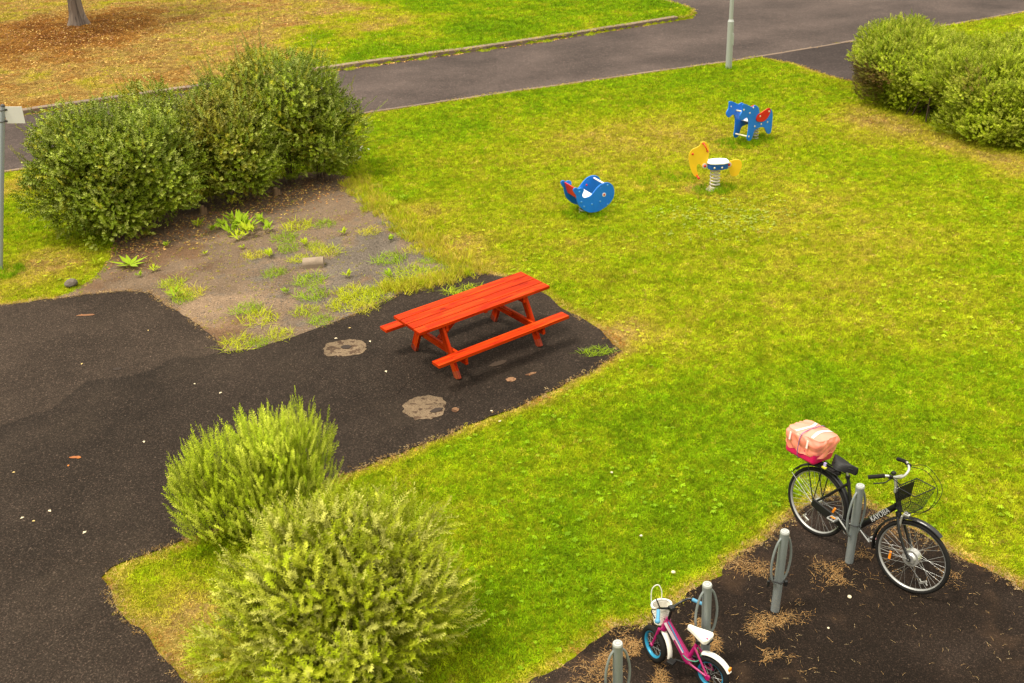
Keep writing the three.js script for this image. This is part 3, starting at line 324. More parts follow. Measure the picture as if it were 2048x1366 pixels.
{ // two willowy shrubs in front: long shoots with narrow leaves
  const r = rng(14), up = [sprig(r, 0.26, 42, 0.030, 0.0058, 0.04, 0.95), sprig(r, 0.20, 34, 0.030, 0.006, 0.12, 1.0)], ar = [sprig(r, 0.28, 44, 0.036, 0.0062, 0.22, 0.95), sprig(r, 0.23, 36, 0.037, 0.0065, 0.38, 1.0)];
  const lm = leafMat({ roughness: 0.55, transmission: 0.24, specularIntensity: 0.25 });
  shrub('willow_shrub', 'upright yellow-green shrub with feathery spires at the asphalt edge', 'shrub', [-2.75, 0, -8.72], 301, [[0, 0.55, 0, 0.76, 0.52, 0.5], [0.3, 0.72, -0.1, 0.5, 0.55, 0.4], [-0.4, 0.5, 0.05, 0.45, 0.42, 0.4], [0.0, 0.25, 0.1, 0.75, 0.3, 0.45]], { geos: up, mat: lm, n: 4200, clumps: 66, clump: 0.42, colors: [[0.36, 0.45, 0.010], [0.43, 0.51, 0.02], [0.50, 0.55, 0.05], [0.37, 0.47, 0.015]], up: 1.5, wild: 0.95, scale: 0.85, depth: 0.6, low: 0.02, shoots: 95, shootLen: 0.30, shootUp: 1.6, shootStep: 0.09, stems: 26, stemR: 0.006 });
  shrub('willow_shrub', 'big grey-green arching shrub with feathery shoots beside the lawn', 'shrub', [-1.62, 0, -6.92], 302, [[0.0, 0.66, 0.05, 0.80, 0.60, 0.72], [0.3, 0.55, 0.2, 0.64, 0.5, 0.62], [-0.38, 0.5, 0.3, 0.66, 0.48, 0.6], [0.38, 0.85, -0.25, 0.52, 0.5, 0.45], [0.0, 0.33, 0.5, 0.82, 0.38, 0.55]], { geos: ar, mat: lm, n: 8000, clumps: 125, clump: 0.36, reach: 1.0, colors: [[0.38, 0.41, 0.020], [0.44, 0.46, 0.045], [0.33, 0.39, 0.010], [0.51, 0.51, 0.105], [0.37, 0.42, 0.012]], up: 0.45, wild: 0.7, scale: 0.85, depth: 0.6, low: 0.02, shoots: 110, shootLen: 0.22, shootUp: 0.5, shootStep: 0.08, stems: 40, stemR: 0.008 });
}
{ // hedge on the right
  const r = rng(16), geos = [sprig(r, 0.13, 15, 0.040, 0.010, 0.1, 0.9), sprig(r, 0.16, 16, 0.042, 0.0105, 0.2, 0.9)], lm = leafMat({ roughness: 0.5, transmission: 0.24, specularIntensity: 0.25 });
  const o = { geos, mat: lm, colors: [[0.28, 0.36, 0.010], [0.36, 0.43, 0.018], [0.45, 0.49, 0.055], [0.25, 0.34, 0.010]], alt: [0.17, 0.105, 0.03], up: 0.5, wild: 1.0, scale: 0.92, shoots: 120, shootLen: 0.18, stems: 24, stemR: 0.016, stemSpread: 1.4, low: 0.05, clump: 0.34, group: 'hedge beside the lawn' };
  shrub('hedge_shrub', 'rounded yellow-green hedge end beside the asphalt path with a bare brown side', 'hedge', [9.5, 0, -23.9], 401, [[-0.35, 1.0, 0.3, 0.95, 0.5, 1.1], [0.3, 1.0, -0.8, 1.1, 0.5, 1.1], [0.2, 0.85, 0.95, 0.95, 0.5, 0.85], [0.0, 0.5, 0.4, 1.05, 0.5, 1.2], [1.0, 0.9, -0.2, 0.8, 0.5, 1.1], [0.45, 0.85, 1.7, 0.85, 0.5, 0.8]], { ...o, n: 25000, clumps: 220, hue: (x, y, z) => x < -0.72 && y < 0.95 ? 0.8 : 0 });
  shrub('hedge_shrub', 'hedge section standing forward over the dry grass strip', 'hedge', [10.35, 0, -21.0], 402, [[-0.1, 1.0, 0.1, 1.1, 0.5, 1.0], [-0.5, 0.9, -0.9, 0.9, 0.5, 0.8], [0.45, 0.98, 1.0, 0.95, 0.52, 0.95], [-0.1, 0.4, 0.4, 1.1, 0.45, 1.2], [0.6, 0.4, 1.5, 0.9, 0.45, 0.8]], { ...o, n: 22000, clumps: 190, hue: (x, y, z) => sm(0.58, 0.72, fbm(x * 1.2, y * 2 + z, 3, 16)) * 0.6 });
  shrub('hedge_shrub', 'hedge section running on along the lawn behind the others', 'hedge', [12.6, 0, -23.0], 403, [[-0.2, 0.8, 0, 1.2, 0.5, 1.2], [0.8, 0.8, 0.9, 1.2, 0.5, 1.1], [-0.3, 0.7, -1.3, 1.0, 0.45, 1.0]], { ...o, n: 11000, clumps: 110, scale: 1.2 });
}
{ // tree beyond the road: trunk with root flare, limbs and a high crown
  const t = thing('tree', 'tree with rough grey trunk standing in brown leaf litter beyond the road', 'tree', [-15.6, 0.08, -40]), q = rng(61);
  const bark = new THREE.MeshStandardMaterial({ map: dataTex(256, 512, (u, v, o, i, j) => { const a = fbm(u * 14, v * 5, 4, 131), b = Math.abs(vn(u * 22, v * 7, 133) - 0.5), k = 0.5 + 0.6 * a + (b < 0.08 ? -0.3 : 0); o[0] = 0.20 * k; o[1] = 0.15 * k; o[2] = 0.12 * k; if (fbm(u * 6, v * 6, 3, 135) > 0.6) { o[0] *= 1.35; o[1] *= 1.4; o[2] *= 1.4; } }), roughness: 1, side: THREE.DoubleSide });
  const g = new THREE.CylinderGeometry(1, 1, 5, 28, 40, true), p = g.attributes.position; for (let i = 0; i < p.count; i++) { const y = p.getY(i) + 2.5, a = Math.atan2(p.getZ(i), p.getX(i)); const rr = (0.25 - y * 0.022 + 0.15 * Math.exp(-y * 3.6) * (1 + 0.6 * Math.sin(a * 5 + 1))) * (1 + (fbm(Math.cos(a) * 4 + y * 2.2, Math.sin(a) * 4 + y, 3, 9) - 0.5) * 0.22); p.setXYZ(i, Math.cos(a) * rr + 0.12 * Math.min(y, 1.6) * -0.15 + y * 0.02, y, Math.sin(a) * rr); } g.computeVertexNormals(); part('trunk', g, bark, t);
  const lb = []; for (let i = 0; i < 9; i++) { const a = i * 0.7 + q() * 0.4, y = 3.4 + q() * 1.5, L = 1.6 + q() * 1.6; lb.push(tube([[0, y, 0], [Math.cos(a) * L * 0.4, y + 0.8, Math.sin(a) * L * 0.4], [Math.cos(a) * L, y + 1.4 + q(), Math.sin(a) * L]], 0.055, 8, 6)); } part('limbs', lb, bark, t);
  const S = new Scatter(), lg = sprig(q, 0.24, 12, 0.085, 0.028, 0.2, 1.0); for (let i = 0; i < 5200; i++) { const a = q() * 6.28, e = q() * 2 - 1, k = Math.pow(q(), 0.4), s = Math.sqrt(1 - e * e), x = Math.cos(a) * s * 3.1 * k, y = 6.4 + e * 2.2 * k, z = Math.sin(a) * s * 3.1 * k; if (lumps(x * 0.6, y * 0.6, z * 0.6, 7) < 0.42) continue; const b = 0.7 + 0.6 * q(); S.add(x, y, z, x + q() - 0.5, y - 5, z + q() - 0.5, q() * 6.28, 1, [0.12 * b, 0.15 * b, 0.025 * b]); } S.build('crown', lg, leafMat(), t);
}
// weeds and tufts in the bare soil, each a plant of its own
{
  const r = rng(44), wm = [[0.50, 0.54, 0.014], [0.42, 0.50, 0.014], [0.56, 0.53, 0.04], [0.30, 0.43, 0.012]].map(c => leafMat({ color: lin(...c), roughness: 0.7 }));
  const gs = [0, 1, 2].map(i => blade(r, 0.10, 0.0055, 0.15, 1.0, 190)), ws = [0, 1].map(() => { const l = []; for (let i = 0; i < 16; i++) { const a = r() * 6.28, e = 0.5 + r() * 0.7, x = (r() - 0.5) * 0.12, z = (r() - 0.5) * 0.12, d = V(Math.cos(a) * Math.sin(e), Math.cos(e), Math.sin(a) * Math.sin(e)), n = V(-Math.cos(a) * Math.cos(e), Math.sin(e), -Math.sin(a) * Math.cos(e)); leaf(l, x, 0.02 + r() * 0.06, z, d.x, d.y, d.z, n.x, n.y, n.z, 0.10 + 0.06 * r(), 0.022); } return tris(l); });
  const tufts = [[-5.44, -15.21], [-5.12, -14.60], [-5.05, -14.78], [-5.3, -14.95], [-4.31, -16.26], [-3.78, -17.51], [-3.29, -17.56], [-3.32, -16.49], [-3.06, -16.23], [-3.91, -16.93], [-3.78, -16.45], [-3.18, -15.01], [-3.06, -14.48], [-2.48, -14.53], [-2.29, -14.24], [-2.06, -14.21], [-2.42, -17.06], [-3.82, -15.43], [-4.00, -14.10], [-3.73, -13.73], [-3.87, -12.94], [-3.6, -12.95], [-3.34, -13.16], [-2.80, -13.55], [-1.96, -15.75], [-1.59, -15.18], [-1.26, -15.14], [-0.94, -15.40], [-1.1, -14.85], [-1.5, -14.7], [-1.8, -14.75], [-2.60, -18.93], [-2.84, -19.21], [-2.3, -18.5], [-2.01, -17.9], [-1.56, -16.13], [-1.35, -16.53], [-1.7, -16.9], [-1.9, -17.3], [-3.49, -15.97], [-2.51, -14.09], [-3.09, -13.90], [-2.1, -14.5], [-1.3, -15.6], [-0.8, -15.1], [-2.5, -18.3], [-2.2, -13.9]];
  for (const [x, z] of tufts) { const o = shadows(new THREE.Mesh(gs[Math.floor(r() * 3)], wm[Math.floor(r() * 4)])); o.name = numbered('grass_tuft'); o.position.set(x, 0.006, z); o.rotation.y = r() * 6; const s = 0.95 + 0.9 * r(); o.scale.set(s * 1.1, s * 0.8, s * 1.1); scene.add(o); tag(o, 'yellow-green grass tuft growing in the bare gravelly soil', 'grass tuft', 'grass tufts in the bare soil'); }
  { const o = shadows(new THREE.Mesh(gs[0], wm[3])); o.name = numbered('grass_tuft'); o.position.set(1.14, 0.016, -12.12); o.scale.set(1.6, 0.7, 0.9); scene.add(o); tag(o, 'small green grass tuft growing from the hole in the asphalt', 'grass tuft'); const b = shadows(new THREE.Mesh(gs[1], wm[1])); b.name = numbered('grass_tuft'); b.position.set(-0.72, 0.016, -14.35); b.scale.set(2.2, 0.8, 1.2); b.rotation.y = 0.3; scene.add(b); tag(b, 'low grass clump in the asphalt just behind the table', 'grass tuft'); }
  for (const [x, z, s] of [[-4.7, -17.45, 1.7], [-4.95, -17.3, 1.3], [-4.3, -17.35, 1.2], [-5.15, -17.65, 1.2], [-4.75, -17.0, 1.1], [-3.5, -16.6, 0.8], [-2.6, -15.1, 0.8], [-1.9, -15.0, 0.9], [-2.0, -16.6, 0.7], [-3.5, -14.6, 0.7], [-4.84, -17.55, 1.9], [-4.6, -17.2, 1.6], [-5.0, -17.9, 1.4], [-4.45, -17.75, 1.3], [-5.63, -17.79, 1.0], [-5.28, -17.49, 1.1], [-4.03, -16.15, 0.9], [-5.25, -14.7, 1.0], [-6.0, -16.9, 0.6], [-5.9, -15.8, 0.7], [-2.9, -17.0, 0.8], [-4.6, -16.6, 0.5], [-5.2, -16.4, 0.5], [-6.1, -15.6, 0.6], [-7.0, -16.2, 0.9], [-1.9, -18.6, 0.9], [-2.05, -18.2, 1.0]]) { const o = shadows(new THREE.Mesh(ws[Math.floor(r() * 2)], wm[Math.floor(r() * 2) * 2 + 1])); o.name = numbered('leafy_weed'); o.position.set(x, 0.006, z); o.rotation.y = r() * 6; o.scale.setScalar(s); scene.add(o); tag(o, 'broad-leaved green weed growing in the bare soil', 'weed', 'leafy weeds in the bare soil'); }
  { // dock plant with long leaves, and the tall flowering weed by the shrub
    const l = []; for (let i = 0; i < 9; i++) { const a = i * 0.7 + r() * 0.3, e = 1.1 + r() * 0.35, d = V(Math.cos(a) * Math.sin(e), Math.cos(e), Math.sin(a) * Math.sin(e)), n = V(-Math.cos(a) * Math.cos(e), Math.sin(e), -Math.sin(a) * Math.cos(e)); leaf(l, 0, 0.02, 0, d.x, d.y, d.z, n.x, n.y, n.z, 0.28 + 0.12 * r(), 0.045); }
    const o = shadows(new THREE.Mesh(tris(l), wm[3])); o.name = 'dock_plant'; o.position.set(-6.4, 0.01, -16.1); scene.add(o); tag(o, 'rosette of long pointed green leaves at the foot of the wide shrub', 'plant');
    const f = thing('flowering_weed', 'tall thin weed with small white flowers beside the shrub and lawn', 'plant', [-2.86, 0, -20.1]); const st = [], fl = [], lf = []; for (let i = 0; i < 14; i++) { const a = r() * 6.28, q = r() * 0.35, hgt = 0.4 + 0.35 * r(), e = [Math.cos(a) * q, hgt, Math.sin(a) * q * 0.8]; st.push(bar([e[0] * 0.4, 0, e[2] * 0.4], e, 0.004, 0.002, 4)); for (let k = 0; k < 2; k++) fl.push(new THREE.IcosahedronGeometry(0.012, 0).scale(1, 0.5, 1).translate(e[0] + (r() - 0.5) * 0.05, e[1], e[2] + (r() - 0.5) * 0.05)); for (let k = 0; k < 7; k++) { const b = r() * 6.28, t = 0.1 + 0.7 * r(); leaf(lf, e[0] * mix(0.4, 1, t), hgt * t, e[2] * mix(0.4, 1, t), Math.cos(b) * 0.8, 0.6, Math.sin(b) * 0.8, -Math.cos(b) * 0.6, 0.8, -Math.sin(b) * 0.6, 0.08, 0.009); } } part('stems', st, wm[0], f); part('flowers', fl, mat([0.8, 0.78, 0.7]), f).userData.kind = 'stuff'; part('leaves', tris(lf), wm[1], f);
  }
  // weeds in the joints of the far kerb
  for (const [x, z] of [[-2.2, -31.02], [-0.35, -31.72], [1.6, -32.6], [-3.6, -30.5], [-4.3, -30.2], [3.0, -33.25]]) { const o = shadows(new THREE.Mesh(gs[1], wm[1])); o.name = numbered('kerb_weed'); o.position.set(x, 0.02, z + 0.05); o.scale.set(1.2, 0.9, 0.8); scene.add(o); tag(o, 'small weed growing from a joint of the raised kerb', 'weed', 'weeds in the raised kerb'); }
  // fallen leaves and bits of paper
  const lg = tris([[[0, 0.003, -0.5], [0.32, 0.12, 0], [0, 0.02, 0.5]], [[0, 0.003, -0.5], [0, 0.02, 0.5], [-0.32, 0.14, 0]]]), ly = mat([0.62, 0.45, 0.17], { roughness: 0.8 }), lw = mat([0.66, 0.56, 0.38], { roughness: 0.8 }), lr = mat([0.5, 0.17, 0.03], { roughness: 0.8 });
  for (const [x, z, k] of [[-4.51, -10.48, 1], [-5.16, -9.17, 1], [-5.27, -9.00, 0], [-4.63, -8.75, 1], [-5.42, -9.07, 1], [-5.88, -9.97, 0], [-5.35, -13.55, 0], [-3.83, -11.57, 1], [-4.24, -11.85, 1], [-3.46, -8.54, 0], [-5.2, -10.2, 2], [-5.27, -10.05, 2], [-6.56, -14.21, 2], [0.21, -11.59, 2], [-0.20, -10.50, 1], [-0.3, -10.75, 1], [-2.5, -12.95, 1], [-2.34, -13.26, 0], [-2.0, -12.8, 1], [-6.0, -12.6, 0], [-4.0, -9.7, 0], [-1.7, -11.9, 1]]) { const o = shadows(new THREE.Mesh(lg, [ly, lw, lr][k])); o.name = numbered('fallen_leaf'); o.position.set(x, 0.016, z); o.rotation.y = r() * 6; o.scale.setScalar(0.035 + 0.02 * r()); scene.add(o); tag(o, ['small yellow fallen leaf lying on the dark asphalt', 'small pale fallen leaf lying on the dark asphalt', 'small rust-red fallen leaf lying on the dark asphalt'][k], 'leaf', 'fallen leaves on the asphalt'); }
  const pg = new THREE.IcosahedronGeometry(0.5, 1); { const p = pg.attributes.position; for (let i = 0; i < p.count; i++) { const k = 0.7 + 0.6 * vn(p.getX(i) * 3 + 5, p.getY(i) * 3 + p.getZ(i) * 2, 3); p.setXYZ(i, p.getX(i) * k, p.getY(i) * k * 0.5, p.getZ(i) * k); } pg.computeVertexNormals(); }
  for (const [x, z, s] of [[1.02, -9.28, 0.028], [1.19, -8.16, 0.03], [1.42, -7.59, 0.04]]) { const o = shadows(new THREE.Mesh(pg, lw)); o.name = numbered('litter_scrap'); o.position.set(x, 0.04, z); o.rotation.y = r() * 6; o.scale.setScalar(s); scene.add(o); tag(o, 'small crumpled white scrap lying in the lawn grass', 'litter', 'white scraps on the lawn'); }
  for (const [x, z, s] of [[2.97, -7.14, 0.04], [2.66, -6.76, 0.022]]) { const o = shadows(new THREE.Mesh(pg, lw)); o.name = numbered('litter_scrap'); o.position.set(x, 0.022, z); o.scale.setScalar(s); scene.add(o); tag(o, 'small white scrap lying on the bicycle pavement', 'litter', 'white scraps on the pavement'); }
  const stone = shadows(new THREE.Mesh(pg.clone(), mat([0.13, 0.105, 0.085], { roughness: 1 }))); stone.name = 'stone'; stone.position.set(-7.13, 0.06, -15.38); stone.scale.set(0.23, 0.26, 0.19); stone.rotation.y = 0.7; scene.add(stone); tag(stone, 'dark grey stone at the lawn corner by the asphalt', 'stone');
  { const s = new THREE.Shape(); s.moveTo(-0.1, 0); s.lineTo(0.1, 0); s.lineTo(0.1, 0.07); s.quadraticCurveTo(0.09, 0.135, 0, 0.145); s.quadraticCurveTo(-0.09, 0.135, -0.1, 0.07); const g = new THREE.ExtrudeGeometry(s, { depth: 0.33, bevelEnabled: true, bevelSize: 0.006, bevelThickness: 0.006, bevelSegments: 2 }); g.translate(0, 0, -0.165); g.rotateY(Math.PI / 2 + 0.06); const o = shadows(new THREE.Mesh(g, new THREE.MeshStandardMaterial({ map: stoneTex, color: lin(0.30, 0.235, 0.175), roughness: 1 }))); stoneTex.repeat.set(1, 1); o.name = 'concrete_block'; o.position.set(-3.21, 0.005, -15.66); scene.add(o); tag(o, 'round-topped grey block lying on the gravel in the soil patch', 'block'); }
  for (const [x, z, h] of [[-5.75, -18.5, 0.17], [-4.51, -19.36, 0.15]]) { const o = thing('wooden_stump', h > 0.16 ? 'short split wooden stump below the middle shrub' : 'short cut wooden stump below the tall shrub', 'stump', [x, 0, z], r(), 'cut stumps in the soil'); part('stump_body', [bar([0, 0, 0], [0.01, h, 0.01], 0.06, 0.045, 8), bar([0.05, 0, 0.03], [0.065, h * 0.8, 0.03], 0.035, 0.03, 7)], mat([0.22, 0.14, 0.075], { roughness: 1 }), o); part('cut_face', new THREE.CylinderGeometry(0.04, 0.04, 0.006, 10).translate(0.01, h + 0.002, 0.01), mat([0.42, 0.29, 0.16], { roughness: 1 }), o); }
}
// ---------------------------------------------------------------- picnic table
{
  const wood = dataTex(512, 512, (u, v, o, i, j) => { const w = fbm(u * 3, v * 34, 4, 141), f = fbm(u * 10, v * 90, 3, 143), kn = vn(u * 9, v * 12, 145), k = 0.28 + 0.85 * w + 0.5 * f - (kn > 0.93 ? 0.25 : 0) - 0.25 * sm(0.6, 0.75, fbm(u * 9, v * 9, 4, 149)); const p = sm(0.5, 0.75, fbm(u * 4 + 3, v * 6, 4, 147)) * 0.5; o[0] = (0.47 + 0.06 * p) * k; o[1] = mix(0.034, 0.078, p) * k * k; o[2] = mix(0.002, 0.006, p) * k; });
  const wm = [1, 0.95, 0.89].map((k, i) => new THREE.MeshPhysicalMaterial({ specularIntensity: 0.12, map: wood, color: lin(k, k * (1 - i * 0.05), k), roughness: 0.5, bumpMap: wood, bumpScale: 0.0015 })), old = new THREE.MeshStandardMaterial({ map: wood, color: lin(0.62, 0.85, 1.1), roughness: 0.75 });
  const t = thing('picnic_table', 'bright orange-red wooden picnic table with attached benches on the asphalt', 'picnic table', [-0.49, 0.014, -12.43], 0.613), r = rng(6);
  for (let i = 0; i < 4; i++) { const z = -0.334 + 0.0835 + i * 0.1675; part('tabletop_plank', shiftUV(plank([-1.053 + (r() - 0.5) * 0.008, 0.705 + (r() - 0.5) * 0.003, z], [1.053, 0.705, z], 0.157, 0.043), r(), r()), wm[i % 3], t); }
  for (const s of [-1, 1]) part('bench_plank', shiftUV(plank([-1.06, 0.396, s * 0.655], [1.055, 0.396, s * 0.655], 0.17, 0.045), r(), r()), wm[s > 0 ? 0 : 1], t);
  for (const e of [-1, 1]) {
    const x = e * 0.674;
    for (const s of [-1, 1]) { const lg = part('leg', shiftUV(plank([x, 0.0, s * 0.545], [x, 0.68, s * 0.215], 0.042, 0.12, [0, 0.35, s]), r(), r()), wm[2], t); part('leg_foot', shiftUV(plank([x, 0.001, s * 0.545], [x, 0.10, s * 0.4965], 0.044, 0.122, [0, 0.35, s]), r(), r()), old, lg, 'weathered brown foot of the leg'); }
    part('bench_support', shiftUV(plank([x - e * 0.045, 0.318, -0.72], [x - e * 0.045, 0.318, 0.72], 0.042, 0.105), r(), r()), wm[1], t);
    part('top_support', shiftUV(plank([x - e * 0.045, 0.635, -0.31], [x - e * 0.045, 0.635, 0.31], 0.042, 0.085), r(), r()), wm[0], t);
    part('brace', shiftUV(plank([x - e * 0.07, 0.33, 0], [e * 0.16, 0.675, 0], 0.085, 0.04), r(), r()), wm[2], t);
    for (const s of [-1, 1]) for (const [y, z] of [[0.32, 0.37], [0.63, 0.23]]) part('bolt', new THREE.CylinderGeometry(0.011, 0.011, 0.012, 8).rotateZ(Math.PI / 2).translate(x + e * 0.024, y, s * z), mat([0.22, 0.15, 0.1], { metalness: 0.6, roughness: 0.5 }), t);
  }
  for (const s of [-1, 1]) part('centre_batten', plank([0, 0.66, s * 0.08 - 0.19 * s], [0, 0.66, s * 0.30], 0.05, 0.03), wm[2], t);
}
// ---------------------------------------------------------------- spring riders
const scuff = dataTex(512, 512, (u, v, o, i, j) => { const k = 0.84 + 0.2 * fbm(u * 7, v * 7, 5, 181) - (vn(u * 40 + v * 9, v * 5, 183) > 0.93 ? 0.12 : 0) + 0.05 * (h2(i, j, 8) - 0.5), g = sm(0.55, 0.75, fbm(u * 5 + 2, v * 5, 5, 185)) * 0.05; o[0] = k + g; o[1] = k; o[2] = k - g; });
const RB = mat([0.003, 0.20, 0.80], { roughness: 0.42, map: scuff }), RR = mat([0.66, 0.012, 0.014], { roughness: 0.42, map: scuff }), RW = mat([0.80, 0.80, 0.78], { roughness: 0.45 }), RY = mat([0.92, 0.60, 0.02], { roughness: 0.42, map: scuff }), RC = mat([0.72, 0.66, 0.48], { roughness: 0.45 }), RBo = mat([0.10, 0.36, 0.72], { roughness: 0.3 }), STEEL = mat([0.50, 0.46, 0.42], { roughness: 0.42, metalness: 0.55 });
function panel(pts, th, holes = [], loose = false) {
  const c = new THREE.CatmullRomCurve3(pts.map(p => V(p[0], p[1], 0)), true, loose ? 'catmullrom' : 'centripetal'), s = new THREE.Shape(c.getPoints(pts.length * 3).slice(0, -1).map(p => new THREE.Vector2(p.x, p.y)));
  for (const h of holes) { const q = new THREE.Path(); q.absellipse(h[0], h[1], h[2], h[3], 0, Math.PI * 2, false, h[4]); s.holes.push(q); }
  return new THREE.ExtrudeGeometry(s, { depth: th - 0.006, bevelEnabled: true, bevelSize: 0.003, bevelThickness: 0.003, bevelSegments: 2, curveSegments: 14 }).translate(0, 0, -(th - 0.006) / 2);
}
function coil(r, y0, y1, turns, w) { const p = []; for (let i = 0; i <= turns * 20; i++) { const a = i / 20 * Math.PI * 2, t = i / (turns * 20); p.push([Math.cos(a) * r, mix(y0, y1, t), Math.sin(a) * r]); } return tube(p, w, Math.round(turns * 26), 7); }
const stud = (x, y, z, r, s) => new THREE.SphereGeometry(r, 12, 8).scale(1, 1, 0.55).translate(x, y, z + s * 0.004);
{ // whale
  const t = thing('whale_spring_rider', 'blue whale-shaped spring rider with a red backrest on the lawn', 'spring rider', [1.505, 0, -17.43], 0.4115, 'spring riders on the lawn');
  const o = [[-0.418, 0.587], [-0.400, 0.616], [-0.360, 0.618], [-0.317, 0.588], [-0.274, 0.596], [-0.230, 0.583], [-0.209, 0.555], [-0.214, 0.524], [-0.236, 0.487], [-0.237, 0.438], [-0.203, 0.403], [-0.136, 0.398], [-0.065, 0.421], [-0.002, 0.482], [0.070, 0.550], [0.150, 0.590], [0.231, 0.600], [0.302, 0.585], [0.356, 0.545], [0.391, 0.480], [0.405, 0.395], [0.391, 0.307], [0.350, 0.241], [0.282, 0.179], [0.191, 0.135], [0.091, 0.101], [-0.007, 0.097], [-0.105, 0.116], [-0.185, 0.157], [-0.255, 0.216], [-0.315, 0.290], [-0.340, 0.361], [-0.356, 0.437], [-0.366, 0.487], [-0.393, 0.526]];
  for (const s of [1, -1]) {
    const pn = part('side_panel', panel(o, 0.02, [[0.135, 0.535, 0.030, 0.009, 0.7]]).translate(0, 0, s * 0.235), RB, t);
    const gr = []; for (let k = 0; k < 5; k++) { const pts = []; for (let i = 0; i <= 10; i++) { const a = mix(-1.75, -0.25, i / 10) + k * 0.03, R = 0.285 - k * 0.028; pts.push([0.085 + Math.cos(a) * R * 0.95 + k * 0.01, 0.385 + Math.sin(a) * R * 0.92, s * 0.2455]); } gr.push(tube(pts, 0.0022, 20, 5)); }
    part('belly_ridge', gr, RB, pn); part('rim_ridge', tube([[-0.01, 0.455, s * 0.2455], [0.06, 0.525, s * 0.2455], [0.13, 0.572, s * 0.2455], [0.2, 0.585, s * 0.2455]], 0.0028, 20, 5), RB, pn);
    for (const [u, v] of [[-0.301, 0.536], [-0.266, 0.342], [-0.214, 0.245], [-0.054, 0.259], [0.111, 0.279], [0.266, 0.553], [0.264, 0.191]]) part('bolt_cap', stud(u, v, s * 0.245, 0.017, s), RBo, pn);
    part('eye_ring', new THREE.CylinderGeometry(0.036, 0.036, 0.008, 24).rotateX(Math.PI / 2).translate(0.195, 0.388, s * 0.248), RW, pn); part('eye', stud(0.195, 0.388, s * 0.25, 0.019, s), RR, pn); part('inner_bolt', stud(0.1, 0.45, s * 0.225, 0.018, -s), RR, pn);
  }
  part('seat', box(-0.13, 0.392, 0, 0.30, 0.02, 0.448, 0.008).rotateZ(0), RW, t); part('backrest', box(0, 0, 0, 0.018, 0.22, 0.446, 0.006).rotateZ(0.28).translate(-0.315, 0.485, 0), RR, t);
  part('handle_bar', bar([0.255, 0.553, -0.224], [0.255, 0.553, 0.224], 0.016), RW, t); part('foot_bar', bar([0.264, 0.191, -0.224], [0.264, 0.191, 0.224], 0.016), RW, t);
  for (const s of [1, -1]) for (const [u, v] of [[-0.30, 0.53], [-0.285, 0.415]]) part('bracket', bar([u, v, s * 0.224], [u, v, s * 0.19], 0.018), STEEL, t);
  part('spring', coil(0.085, 0.012, 0.29, 5, 0.011).translate(-0.08, 0, 0), STEEL, t); part('mounting_plate', box(-0.08, 0.305, 0, 0.24, 0.03, 0.2), STEEL, t); part('mounting_block', box(-0.08, 0.35, 0, 0.2, 0.06, 0.3), RB, t); part('base_plate', new THREE.CylinderGeometry(0.13, 0.14, 0.02, 20).translate(-0.08, 0.008, 0), STEEL, t);
}
{ // horse
  const t = thing('horse_spring_rider', 'blue horse-shaped spring rider with red saddle plates near the hedge', 'spring rider', [5.411, 0, -21.258], -2.447, 'spring riders on the lawn');
  const o = [[0.692, 0.944], [0.62, 0.938], [0.542, 0.905], [0.43, 0.85], [0.346, 0.822], [0.270, 0.838], [0.215, 0.815], [0.165, 0.755], [0.145, 0.685], [0.13, 0.63], [0.049, 0.585], [-0.089, 0.590], [-0.223, 0.655], [-0.311, 0.625], [-0.366, 0.512], [-0.372, 0.336], [-0.361, 0.181], [-0.340, 0.120], [-0.255, 0.117], [-0.193, 0.166], [-0.125, 0.269], [-0.036, 0.315], [0.132, 0.327], [0.239, 0.295], [0.285, 0.206], [0.333, 0.130], [0.414, 0.120], [0.474, 0.180], [0.456, 0.279], [0.445, 0.449], [0.460, 0.554], [0.503, 0.632], [0.572, 0.650], [0.623, 0.624], [0.681, 0.617], [0.747, 0.668], [0.758, 0.738], [0.700, 0.808], [0.690, 0.88]];
  const sd = [[0.201, 0.509], [0.219, 0.556], [0.171, 0.622], [0.076, 0.637], [-0.087, 0.671], [-0.198, 0.688], [-0.252, 0.644], [-0.250, 0.574], [-0.162, 0.481], [-0.055, 0.444], [0.057, 0.451], [0.142, 0.474]];
  for (const s of [-1, 1]) { const pn = part('side_panel', panel(o, 0.02).translate(0, 0, s * 0.1725), RB, t); const sp = part('saddle_plate', panel(sd, 0.016).translate(0, 0, s * 0.1925), RR, t); for (const [u, v] of [[0.103, 0.577], [-0.198, 0.617]]) part('bolt_cap', stud(u, v, s * 0.2005, 0.021, s), RC, sp); for (const [u, v] of [[0.651, 0.827], [0.445, 0.715], [0.334, 0.805], [-0.195, 0.385], [0.023, 0.389], [0.244, 0.390], [0.430, 0.214]]) part('bolt_cap', stud(u, v, s * 0.1825, 0.021, s), RC, pn); part('eye', stud(0.629, 0.835, s * 0.162, 0.017, -s), RW, pn); }
  part('seat', box(0.02, 0.47, 0, 0.5, 0.02, 0.323, 0.008), RW, t); part('seat_support', box(0.02, 0.43, 0, 0.4, 0.055, 0.2), mat([0.1, 0.1, 0.1]), t);
  part('handle_bar', bar([0.445, 0.715, -0.162], [0.445, 0.715, 0.162], 0.018), RC, t); part('foot_bar', bar([0.425, 0.208, -0.162], [0.425, 0.208, 0.162], 0.018), RC, t);
  part('spring', coil(0.09, 0.012, 0.38, 6, 0.011), STEEL, t); part('mounting_plate', box(0, 0.39, 0, 0.24, 0.025, 0.2), STEEL, t); part('base_plate', new THREE.CylinderGeometry(0.13, 0.14, 0.02, 20).translate(0, 0.008, 0), STEEL, t);
}
